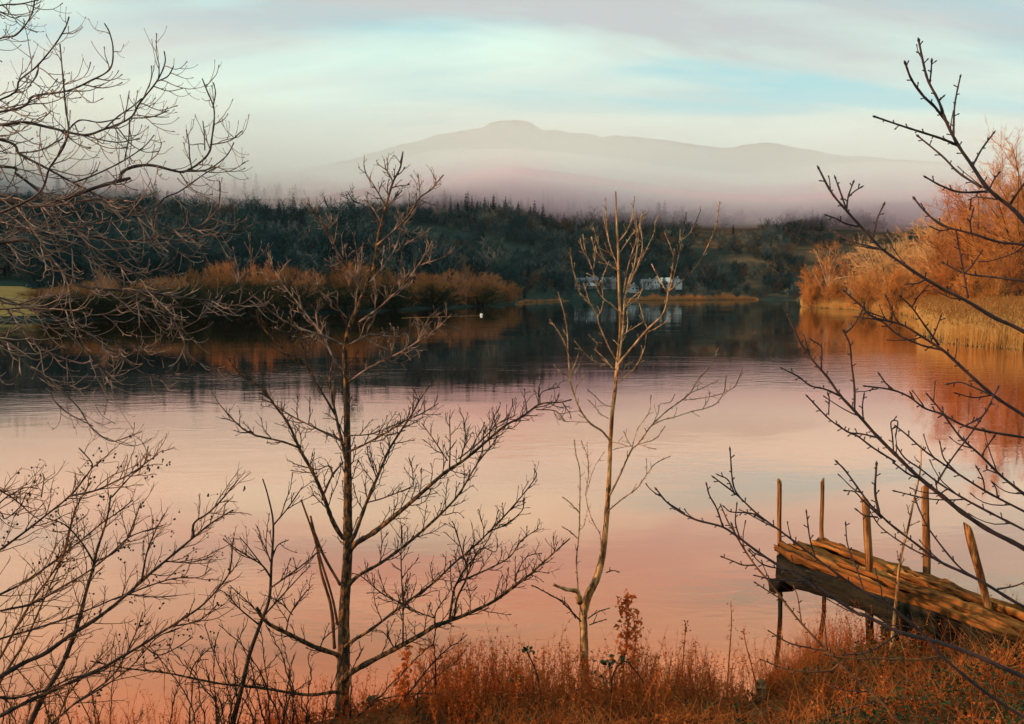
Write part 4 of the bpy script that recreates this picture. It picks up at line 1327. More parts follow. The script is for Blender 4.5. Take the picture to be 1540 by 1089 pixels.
PALE = [
    [([(924, 590), (931, 545), (937, 490), (939, 455), (945, 425), (955, 395), (961, 350), (965, 322)], 7.35, 7.5, 6.5, 2.4), ([(961, 338), (965, 328), (974, 320)], 7.5, 7.5, 2.6, 1.8), ([(958, 370), (957, 340), (957, 320)], 7.5, 7.4, 2.4, 1.8)],
    [([(917, 662), (905, 648), (887, 636), (872, 615), (862, 589), (857, 567), (855, 535), (850, 518), (842, 502), (828, 482)], 7.3, 6.8, 7, 2.2), ([(854, 528), (853, 500), (848, 470), (840, 442)], 7.0, 6.9, 3, 1.8), ([(857, 565), (866, 545), (870, 532)], 7, 7, 2.4, 1.6), ([(860, 570), (870, 552), (876, 537)], 7, 7.1, 2.4, 1.6), ([(857, 568), (842, 558), (834, 550)], 7, 6.9, 2.4, 1.8), ([(864, 592), (868, 580), (878, 566)], 7, 7, 2.8, 2), ([(884, 635), (862, 634), (848, 633), (838, 622)], 7.2, 7.2, 2.6, 1.6)],
    [([(929, 545), (917, 525), (908, 505), (901, 488), (898, 474), (887, 456), (872, 440), (866, 419), (861, 401), (858, 375)], 7.35, 6.9, 4.5, 1.9), ([(898, 476), (904, 468), (907, 455)], 7.1, 7.1, 2.4, 1.6), ([(887, 456), (882, 440), (878, 428)], 7, 7, 2.4, 1.6)],
    [([(932, 470), (920, 458), (911, 452), (901, 440), (894, 417), (891, 405), (883, 387), (876, 375), (873, 361)], 7.4, 7.1, 4, 1.8), ([(893, 403), (895, 381), (890, 359)], 7.2, 7.2, 2.8, 1.8), ([(888, 397), (880, 375), (877, 355)], 7.2, 7.1, 2.4, 1.7), ([(907, 448), (906, 420), (915, 395)], 7.3, 7.4, 2.6, 1.7)],
    [([(931, 408), (921, 401), (909, 391), (900, 369), (895, 350), (893, 345)], 7.45, 7.3, 3.5, 1.8), ([(909, 391), (898, 380), (896, 372)], 7.4, 7.4, 2.4, 1.7)],
    [([(930, 412), (926, 393), (919, 375), (913, 353), (909, 332), (908, 318)], 7.5, 7.6, 3.4, 1.9), ([(916, 366), (912, 335), (911, 300)], 7.5, 7.5, 3, 2), ([(921, 384), (913, 375), (910, 367)], 7.5, 7.4, 2.4, 1.7)],
    [([(931, 363), (943, 347), (951, 326), (954, 298)], 7.5, 7.4, 3.2, 2), ([(952, 322), (955, 338), (956, 345)], 7.4, 7.4, 2, 1.8)],
    [([(932, 380), (953, 349), (961, 338), (972, 322)], 7.5, 7.7, 3.2, 1.8)],
    [([(938, 440), (943, 409), (949, 385), (956, 365), (959, 345)], 7.4, 7.2, 3.4, 2)],
    [([(940, 438), (950, 418), (959, 399), (966, 372), (964, 345)], 7.4, 7.3, 3, 1.8), ([(957, 403), (962, 390), (972, 375)], 7.4, 7.4, 2.2, 1.6)],
    [([(938, 452), (948, 425), (959, 402), (974, 371), (984, 349), (985, 336), (990, 326)], 7.4, 7.7, 3.8, 1.9)],
    [([(936, 470), (945, 455), (953, 446), (965, 437)], 7.4, 7.2, 3, 1.8), ([(940, 462), (958, 450), (966, 435)], 7.4, 7.5, 2.4, 1.6)],
    [([(930, 548), (940, 535), (953, 520), (971, 498), (985, 485), (996, 474), (1003, 454), (1005, 437), (1010, 411), (1014, 377)], 7.35, 6.8, 7, 2.4),
     ([(1013, 385), (1008, 370), (1001, 353)], 6.9, 6.9, 2.6, 1.8), ([(1006, 437), (1012, 421), (1020, 387), (1026, 361), (1028, 345), (1032, 322)], 6.9, 6.7, 4, 1.8), ([(1024, 362), (1036, 352), (1044, 339), (1053, 318)], 6.8, 6.7, 2.8, 1.7), ([(1018, 395), (1022, 372), (1023, 348)], 6.8, 6.9, 2.6, 1.7),
     ([(1006, 438), (1022, 425), (1040, 409), (1052, 393), (1064, 371), (1077, 339), (1082, 306)], 6.9, 6.4, 4, 1.9), ([(1003, 440), (988, 413), (981, 399)], 6.9, 7.1, 3, 1.7), ([(975, 497), (968, 480), (963, 462), (961, 455)], 7, 7.1, 2.6, 1.7), ([(968, 503), (996, 488), (1010, 475), (1018, 462)], 7.0, 6.8, 2.8, 1.6)],
    [([(930, 576), (945, 563), (959, 547), (969, 524), (972, 504)], 7.35, 7.0, 3.6, 1.8), ([(959, 547), (967, 543)], 7.1, 7.1, 2, 1.5), ([(932, 566), (943, 548), (950, 545)], 7.3, 7.3, 2.4, 1.6)],
    [([(926, 556), (915, 549), (897, 545), (881, 533), (865, 514)], 7.35, 7.0, 3.8, 1.9), ([(922, 555), (910, 540), (896, 527)], 7.3, 7.4, 3, 1.9), ([(906, 516), (896, 514), (886, 504)], 7.2, 7.1, 2.2, 1.6)],
    [([(932, 520), (940, 505), (944, 488), (943, 470)], 7.4, 7.6, 3, 1.8), ([(935, 505), (950, 495), (968, 484)], 7.4, 7.4, 2.2, 1.5)],
    [([(917, 745), (931, 717), (949, 678), (959, 668), (980, 640), (1002, 619), (1024, 603), (1038, 591), (1050, 571), (1068, 551), (1079, 526)], 7.2, 6.4, 6.5, 1.9),
     ([(979, 641), (996, 632), (1016, 627), (1040, 619), (1058, 615), (1077, 607), (1089, 589), (1092, 567)], 6.8, 6.7, 3.4, 1.7), ([(1028, 602), (1054, 599), (1083, 593), (1103, 583), (1110, 572), (1116, 555)], 6.6, 6.2, 3.2, 1.7), ([(959, 668), (976, 664), (988, 658), (999, 643)], 6.9, 6.8, 3, 1.7),
     ([(950, 676), (957, 650), (965, 636), (976, 620), (979, 597)], 7, 7.1, 2.8, 1.6), ([(982, 638), (990, 620), (993, 608), (1008, 605), (1014, 595)], 6.8, 6.8, 2.6, 1.6), ([(1038, 591), (1060, 582), (1078, 573)], 6.5, 6.5, 2.4, 1.6), ([(950, 672), (943, 660), (939, 651)], 7, 7, 2.2, 1.5), ([(960, 668), (975, 673), (985, 675)], 6.9, 6.8, 2, 1.5), ([(1057, 615), (1066, 600), (1067, 592)], 6.6, 6.6, 2, 1.4)],
    [([(915, 768), (935, 751), (957, 735), (973, 713), (986, 697), (1006, 687)], 7.2, 6.8, 4.5, 1.7), ([(972, 713), (973, 702), (972, 692)], 7, 7, 2, 1.5)],
    [([(922, 612), (908, 608), (893, 594), (885, 587)], 7.3, 7.2, 2.6, 1.8), ([(916, 630), (903, 622), (895, 612), (886, 603)], 7.3, 7.3, 2.6, 1.7), ([(922, 665), (935, 668), (945, 671)], 7.2, 7.1, 2.8, 1.8), ([(916, 678), (935, 673), (950, 670)], 7.2, 7.3, 2, 1.4)],
    [([(876, 925), (871, 905), (868, 870), (867, 841), (871, 797), (872, 748), (872, 708), (866, 682), (864, 664)], 7.15, 7.0, 6, 1.8), ([(872, 772), (856, 755), (848, 749)], 7.05, 7.0, 3, 2.2), ([(871, 812), (858, 800), (847, 793)], 7.1, 7.0, 3.4, 2)],
    [([(904, 838), (903, 806), (895, 790), (887, 772), (881, 744), (885, 715), (884, 689), (875, 665)], 7.2, 7.4, 3.4, 1.7), ([(882, 742), (893, 705), (908, 681)], 7.3, 7.4, 2, 1.3), ([(884, 765), (878, 790), (872, 797)], 7.3, 7.2, 2, 1.5), ([(885, 718), (884, 690), (883, 667)], 7.3, 7.3, 1.8, 1.3)],
    [([(872, 905), (868, 890), (862, 888), (850, 886), (834, 880)], 7.1, 6.9, 11, 3.5)],
    [([(874, 935), (862, 922), (845, 905), (830, 896), (808, 884), (801, 881)], 7.1, 6.7, 3, 1.8), ([(866, 930), (852, 908), (830, 896)], 7.0, 6.8, 2.2, 1.5), ([(884, 930), (900, 920), (915, 915)], 7.1, 7.0, 2.4, 1.5), ([(886, 940), (900, 935), (910, 932)], 7.1, 7.1, 2.2, 1.5), ([(912, 861), (922, 858), (930, 860)], 7.2, 7.1, 2.4, 1.6)],
]


def pale_tw(mb, path, rad, tips, k):
    grow(mb, path, rad, 0.17, 0.10, 0.05, 1.6, 0.05, 0.12, 0.25, buds=1, n=4, spread=(0.5, 1.0))
    bud_spurs(mb, path, rad, 0.06, 0.011)


branches(t_pale, PALE[:-2], M['pale_rod'], M['pale_rod'], pale_tw, 0.5)
branches(t_pale, PALE[-2:-1], M['pale_bark'], M['pale_bark'], pale_tw)
branches(t_pale, PALE[-1:], M['dark_twig'], M['dark_twig'], pale_tw, 0.9)
finish(t_pale)

# ---- the dark sapling between the left shrub and the main tree
base = P(350, 1095, 6.7)
t_sap = thing('sapling', 'thin dark leaning sapling forked near its top, left of the main tree', 'sapling', (base[0], base[1], float(bank_h(base[0], base[1]))))
path, rad = limb([(347, 1105), (350, 1089), (364, 1032), (376, 982), (394, 932), (405, 900), (408, 853), (411, 789), (403, 746), (395, 720)], 6.7, 6.9, 9, 2)
path[0][2] = float(bank_h(*path[0][:2])) - 0.2
b = MB()
b.tube(path, rad, 8)
b.build('trunk', M['dark_twig'], t_sap)


def sap_tw(mb, path, rad, tips, k):
    grow(mb, path, rad, 0.10, 0.42, 0.16, 1.8, 0.06, 0.12, 0.2, tips=tips, buds=1, updir=0.35, sub=dict(every=0.07, l0=0.15, l1=0.06, w=1.2, curve=0.05, wiggle=0.15, start=0.2, buds=1, n=4, updir=0.3))


branches(t_sap, [[([(412, 789), (433, 764), (455, 732)], 6.8, 6.7, 3, 1.7)],
                 [([(407, 868), (394, 850), (372, 836), (344, 818)], 6.8, 6.4, 3.4, 1.6), ([(394, 850), (375, 825), (360, 807)], 6.7, 6.7, 2.4, 1.5)],
                 [([(409, 840), (418, 820), (434, 812)], 6.8, 7, 2.8, 1.6), ([(406, 885), (430, 868), (452, 852), (478, 830)], 6.8, 6.6, 3.4, 1.6)],
                 [([(398, 925), (425, 895), (450, 868), (463, 855)], 6.8, 7.1, 3, 1.6)], [([(407, 845), (398, 822), (388, 806)], 6.8, 6.9, 2.6, 1.6)],
                 [([(390, 940), (360, 915), (340, 893), (325, 885)], 6.8, 6.5, 3, 1.5)]], M['dark_twig'], M['dark_twig'], sap_tw)
finish(t_sap)

# ---- the shrub that leans in from the lower left, with little cones
SD = 4.6
base = P(-150, 1240, 4.4)
t_shr = thing('shrub', 'many-stemmed leafless shrub with tiny dark cones leaning in at the lower left', 'shrub', (base[0], base[1], float(bank_h(base[0], base[1]))))
SHRUB = [
    [([(-20, 1260), (20, 1140), (45, 1089), (64, 1049), (90, 1006), (107, 968), (119, 932), (131, 885), (140, 854), (146, 827), (160, 784), (167, 744)], 4.4, 5.0, 14, 2.4), ([(168, 748), (196, 717), (216, 699), (223, 671)], 4.9, 4.9, 2.6, 1.6), ([(141, 846), (122, 815), (97, 789), (68, 779)], 4.8, 4.7, 3.4, 1.7), ([(141, 845), (160, 838), (178, 826), (192, 808), (205, 775), (212, 756)], 4.8, 5, 3.4, 1.7)],
    [([(-150, 1110), (-60, 1055), (0, 1018), (38, 996), (69, 982), (105, 956), (143, 932), (171, 911), (207, 880), (228, 861), (263, 832), (294, 806), (322, 784), (351, 767)], 4.2, 5.2, 11, 2.2), ([(291, 808), (292, 787), (313, 772), (334, 751), (358, 722)], 5, 5.1, 4, 1.7), ([(213, 873), (218, 845), (222, 828), (233, 800), (248, 772)], 4.8, 4.8, 3.4, 1.7), ([(250, 844), (280, 846), (305, 842), (320, 836)], 5, 4.9, 2.6, 1.5)],
    [([(-150, 1160), (-60, 1110), (0, 1077), (36, 1058), (71, 1042), (114, 1023), (155, 1004), (181, 989), (214, 970), (238, 954), (273, 932), (307, 908), (340, 870), (347, 850), (350, 820)], 4.2, 5.0, 9, 2), ([(258, 942), (284, 938), (305, 930), (328, 908)], 4.9, 4.8, 3, 1.5), ([(214, 970), (238, 985), (264, 975), (290, 958)], 4.8, 5, 2.6, 1.5)],
    [([(-120, 1050), (-40, 1046), (0, 1049), (28, 1049), (71, 1037), (107, 1020), (143, 1013), (175, 998)], 4.3, 4.8, 5.5, 2)],
    [([(-130, 920), (-60, 870), (0, 827), (29, 806), (64, 779), (105, 746), (125, 722), (138, 703), (136, 693), (119, 674)], 4.3, 5.0, 5.5, 1.8), ([(105, 746), (143, 738), (174, 724), (196, 713), (216, 699), (238, 683)], 4.8, 4.6, 4, 1.6), ([(138, 704), (147, 698), (153, 690)], 4.9, 4.9, 2, 1.4)],
    [([(-120, 950), (0, 894), (38, 875), (79, 846), (119, 815), (152, 788), (178, 770), (200, 752)], 4.3, 5.2, 5, 1.7), ([(60, 860), (85, 842), (90, 820)], 4.6, 4.6, 2.4, 1.4)],
    [([(-120, 950), (0, 919), (48, 908), (95, 882), (138, 856), (172, 828), (198, 806), (246, 790)], 4.3, 4.7, 5, 1.7)],
    [([(-120, 1000), (0, 961), (48, 947), (100, 930), (143, 913), (190, 895), (232, 898), (266, 896)], 4.3, 5.1, 4.6, 1.6), ([(190, 895), (222, 882), (262, 870), (300, 868), (318, 855)], 4.8, 4.8, 3, 1.5)],
    [([(-60, 1080), (0, 989), (24, 944), (52, 899), (76, 866), (95, 835), (100, 813), (112, 770), (124, 746), (137, 724)], 4.4, 4.9, 5.5, 1.8)],
    [([(-20, 1060), (10, 1009), (40, 960), (58, 920), (72, 888), (86, 858), (98, 830), (105, 800)], 4.4, 5.2, 5, 1.8)],
    [([(-60, 820), (0, 756), (20, 742), (39, 733), (57, 735)], 4.3, 4.6, 4, 1.6), ([(-40, 730), (0, 770), (8, 780), (30, 762), (40, 740)], 4.3, 4.5, 3, 1.4)],
    [([(-80, 700), (-20, 728), (20, 750), (48, 774), (66, 785)], 4.3, 4.8, 3, 1.4), ([(62, 748), (66, 720), (64, 712)], 4.7, 4.7, 2, 1.3)],
    [([(-60, 1180), (40, 1120), (110, 1060), (170, 1015), (205, 950), (215, 920)], 4.3, 5.2, 5, 1.7), ([(110, 1060), (160, 1030), (200, 1000), (235, 960), (270, 944)], 4.7, 4.9, 3.4, 1.5)],
]


def shrub_tw(mb, path, rad, tips, k):
    grow(mb, path, rad, 0.055, 0.34, 0.16, 1.7, 0.05, 0.16, 0.25, tips=tips, updir=0.1, spread=(0.35, 0.85), sub=dict(every=0.055, l0=0.12, l1=0.06, w=1.1, curve=0.05, wiggle=0.2, start=0.2, n=4, updir=0.15, spread=(0.4, 0.9)))


for i, g_ in enumerate(SHRUB):
    branches(t_shr, [g_], M['rust_twig'] if i in (8, 9) else M['dark_twig'], M['rust_twig'], shrub_tw)
allt = MB()
# cones hang from twigs all over the shrub
for g_ in SHRUB:
    for pp, d0, d1, w0, w1 in g_:
        path, rad = limb(pp, d0, d1, w0, w1, 6)
        for _ in range(6):
            i = rt.integers(len(path) // 3, len(path))
            cones(allt, [(path[i] + rt.normal(0, 0.07, 3), UP, 0.002)], 1.0, 0.007)
allt.build('cones', M['dark_twig'], t_shr)
finish(t_shr)

# ---- the tree that hangs its branches over the water from the left
base = np.array([-6.3, 5.6, 0])
t_over = thing('bare_tree', 'large leafless tree whose arching branches hang in from the left edge', 'tree', (base[0], base[1], float(bank_h(base[0], base[1]))))
gz = float(bank_h(base[0], base[1]))
b = MB()
tp = spline([np.array([-6.4, 5.6, gz - 0.3]), np.array([-6.35, 5.6, 2.5]), np.array([-6.2, 5.65, 4.4]), np.array([-6.0, 5.7, 6.4]), np.array([-5.7, 5.8, 8.6])], 6)
b.tube(tp, np.interp(np.linspace(0, 1, len(tp)), [0, 0.1, 1], [0.34, 0.24, 0.08]), 14)
b.build('trunk', M['dark_twig'], t_over)
# columns left of 0 run back to the trunk (about column -560 at this depth)
OVER = [
    [([(-560, 420), (-250, 330), (-60, 287), (0, 300), (45, 307), (74, 307), (107, 295), (154, 279), (196, 268)], 5.6, 5.6, 22, 5), ([(180, 272), (185, 258), (205, 250), (230, 249), (262, 257), (278, 258), (300, 245), (315, 228), (319, 205), (322, 180), (321, 160), (312, 138), (304, 118)], 5.6, 5.4, 6, 1.9), ([(278, 258), (310, 256), (335, 240), (345, 228), (352, 214)], 5.5, 5.4, 2.8, 1.7), ([(288, 252), (285, 235), (284, 215), (280, 195)], 5.5, 5.5, 2.6, 1.8), ([(316, 218), (345, 212), (364, 197)], 5.4, 5.3, 2.4, 1.7), ([(308, 226), (307, 200), (305, 182)], 5.4, 5.5, 2.4, 1.7), ([(320, 162), (324, 140), (321, 124)], 5.4, 5.4, 2.4, 1.8)],
    [([(-560, 330), (-200, 210), (0, 188), (35, 184), (75, 192), (125, 203), (155, 195), (195, 178), (210, 155), (236, 122), (248, 95), (247, 77)], 5.6, 5.5, 13, 2), ([(158, 193), (178, 175), (200, 160), (213, 148)], 5.5, 5.7, 3, 1.8), ([(195, 178), (228, 176), (254, 166)], 5.5, 5.4, 2.6, 1.7), ([(235, 123), (252, 115), (261, 100)], 5.5, 5.4, 2.4, 1.8), ([(195, 180), (194, 205), (190, 228), (187, 242)], 5.5, 5.5, 2.6, 1.9), ([(125, 203), (150, 210), (180, 214), (210, 208)], 5.5, 5.8, 2.6, 1.7), ([(100, 198), (120, 181), (150, 184), (180, 178)], 5.6, 5.8, 3, 1.8)],
    [([(-560, 300), (-150, 190), (20, 165), (50, 145), (100, 137), (135, 122), (165, 104), (170, 75), (165, 50), (157, 35)], 5.6, 5.2, 10, 2)],
    [([(-400, 420), (-100, 350), (45, 300), (75, 252), (95, 222), (103, 195), (99, 165), (95, 120), (90, 66)], 5.6, 5.0, 9, 2)],
    [([(-560, 260), (-200, 200), (0, 150), (30, 120), (55, 100), (82, 68), (98, 42), (104, 25)], 5.6, 5.4, 8, 2), ([(58, 96), (56, 112), (45, 128)], 5.5, 5.4, 2.6, 1.7)],
    [([(-560, 330), (-200, 180), (0, 210), (30, 232), (70, 253), (110, 275), (160, 300), (190, 312), (220, 318)], 5.6, 5.9, 12, 2.5), ([(30, 230), (60, 226), (95, 208)], 5.6, 5.6, 3, 1.8), ([(110, 275), (140, 264), (180, 245), (215, 222), (232, 203)], 5.7, 5.5, 3.4, 1.7)],
    [([(-560, 420), (-250, 240), (0, 250), (25, 262), (60, 290), (95, 330), (130, 352), (170, 362), (210, 362), (250, 352), (290, 350), (330, 330), (345, 312)], 5.6, 6.0, 10, 2), ([(230, 358), (270, 362), (320, 352), (360, 345), (390, 335)], 5.9, 5.8, 3, 1.7)],
    [([(-560, 600), (-250, 400), (-60, 370), (0, 366), (36, 361), (61, 372), (91, 405), (116, 428), (154, 435), (193, 437), (237, 442), (284, 449), (317, 453), (358, 459), (394, 435)], 5.6, 5.5, 14, 2.2), ([(193, 436), (235, 456), (275, 463), (310, 455), (340, 440), (375, 410)], 5.5, 5.7, 3.6, 1.8), ([(360, 459), (372, 400), (377, 385), (368, 365)], 5.5, 5.5, 3, 1.8)],
    [([(-560, 640), (-250, 480), (0, 465), (47, 464), (116, 468), (143, 474), (171, 468), (188, 455)], 5.6, 5.2, 8, 2), ([(-10, 440), (0, 452), (25, 458), (60, 447), (95, 444), (120, 447)], 5.4, 5.3, 4, 2), ([(10, 465), (41, 504), (72, 529), (116, 545), (149, 551), (162, 570)], 5.4, 5.2, 4, 1.9)],
    [([(-560, 680), (-200, 470), (0, 511), (33, 542), (81, 579), (117, 612), (136, 641), (165, 663), (190, 658), (213, 649)], 5.6, 5.0, 7, 1.7), ([(75, 580), (80, 600), (100, 620), (140, 641)], 5.2, 5.1, 2.6, 1.6), ([(81, 578), (110, 580), (145, 588), (162, 570), (158, 550)], 5.2, 5.3, 3, 1.8)],
    [([(-560, 480), (-200, 290), (40, 330), (72, 338), (116, 342), (150, 335), (179, 332), (205, 318)], 5.6, 5.3, 7, 2), ([(110, 342), (150, 380), (200, 410), (230, 445), (260, 480), (275, 510), (285, 535), (312, 551), (333, 555)], 5.4, 5.5, 4, 2.4)],
    [([(-400, 420), (-100, 330), (60, 352), (120, 380), (165, 410), (200, 412), (240, 405), (262, 390), (290, 372)], 5.6, 6.1, 7, 1.9), ([(165, 410), (200, 450), (240, 480), (265, 495), (300, 480), (315, 462)], 5.9, 5.9, 3.4, 1.8)],
    [([(-400, 500), (-80, 440), (60, 470), (130, 500), (190, 520), (240, 522), (270, 505), (272, 497)], 5.6, 5.9, 6, 1.8), ([(130, 500), (160, 525), (200, 530), (235, 515), (250, 495)], 5.8, 5.8, 3, 1.7)],
    [([(-300, 380), (-60, 290), (60, 310), (140, 300), (200, 305), (230, 330), (260, 345), (300, 340), (325, 318), (331, 290), (330, 272)], 5.6, 5.4, 7, 1.9), ([(230, 330), (245, 300), (270, 288), (310, 260), (330, 250)], 5.5, 5.6, 3, 1.8)],
    [([(-560, 180), (-200, 60), (-40, 20), (0, 8), (30, 6), (58, 0)], 5.6, 5.3, 6, 2), ([(-60, 80), (0, 58), (25, 52), (46, 25), (52, 0), (54, -20)], 5.4, 5.3, 3, 2), ([(-40, 0), (0, 18), (20, 27), (32, 24)], 5.4, 5.3, 2.6, 1.8)],
    [([(100, 500), (160, 560), (165, 575), (150, 582), (128, 585)], 5.3, 5.2, 2.6, 1.8), ([(180, 535), (215, 560), (245, 572), (265, 560), (270, 545)], 5.6, 5.6, 2.6, 1.8)],
]


def over_tw(mb, path, rad, tips, k):
    s = 1.0 if k == 0 else 0.55
    grow(mb, path, rad, 0.085 if k == 0 else 0.11, 0.62 * s, 0.26 * s, 2.1, 0.20, 0.10, 0.36 if k == 0 else 0.2, tips=tips, updir=-0.12, droop=0.55, spread=(0.35, 0.9), buds=1, n=8, depth=0.9,
         sub=dict(every=0.10, l0=0.22, l1=0.10, w=1.6, curve=0.20, wiggle=0.1, start=0.25, buds=1, n=6, updir=0.1, droop=0.2, spread=(0.4, 0.9)))


branches(t_over, OVER, M['overhang_bark'], M['overhang_twig'], over_tw, 0.85)
finish(t_over)

# ---- the many-stemmed tree at the right edge, its rods crossing the view
FD = 3.5
bp_ = P(2230, 1240, 3.3)
t_right = thing('bare_tree', 'budded leafless tree whose long dark rods sweep in from the right edge', 'tree', (bp_[0], bp_[1], float(bank_h(bp_[0], bp_[1]))))


def root_pt(row):
    return (2230, row)


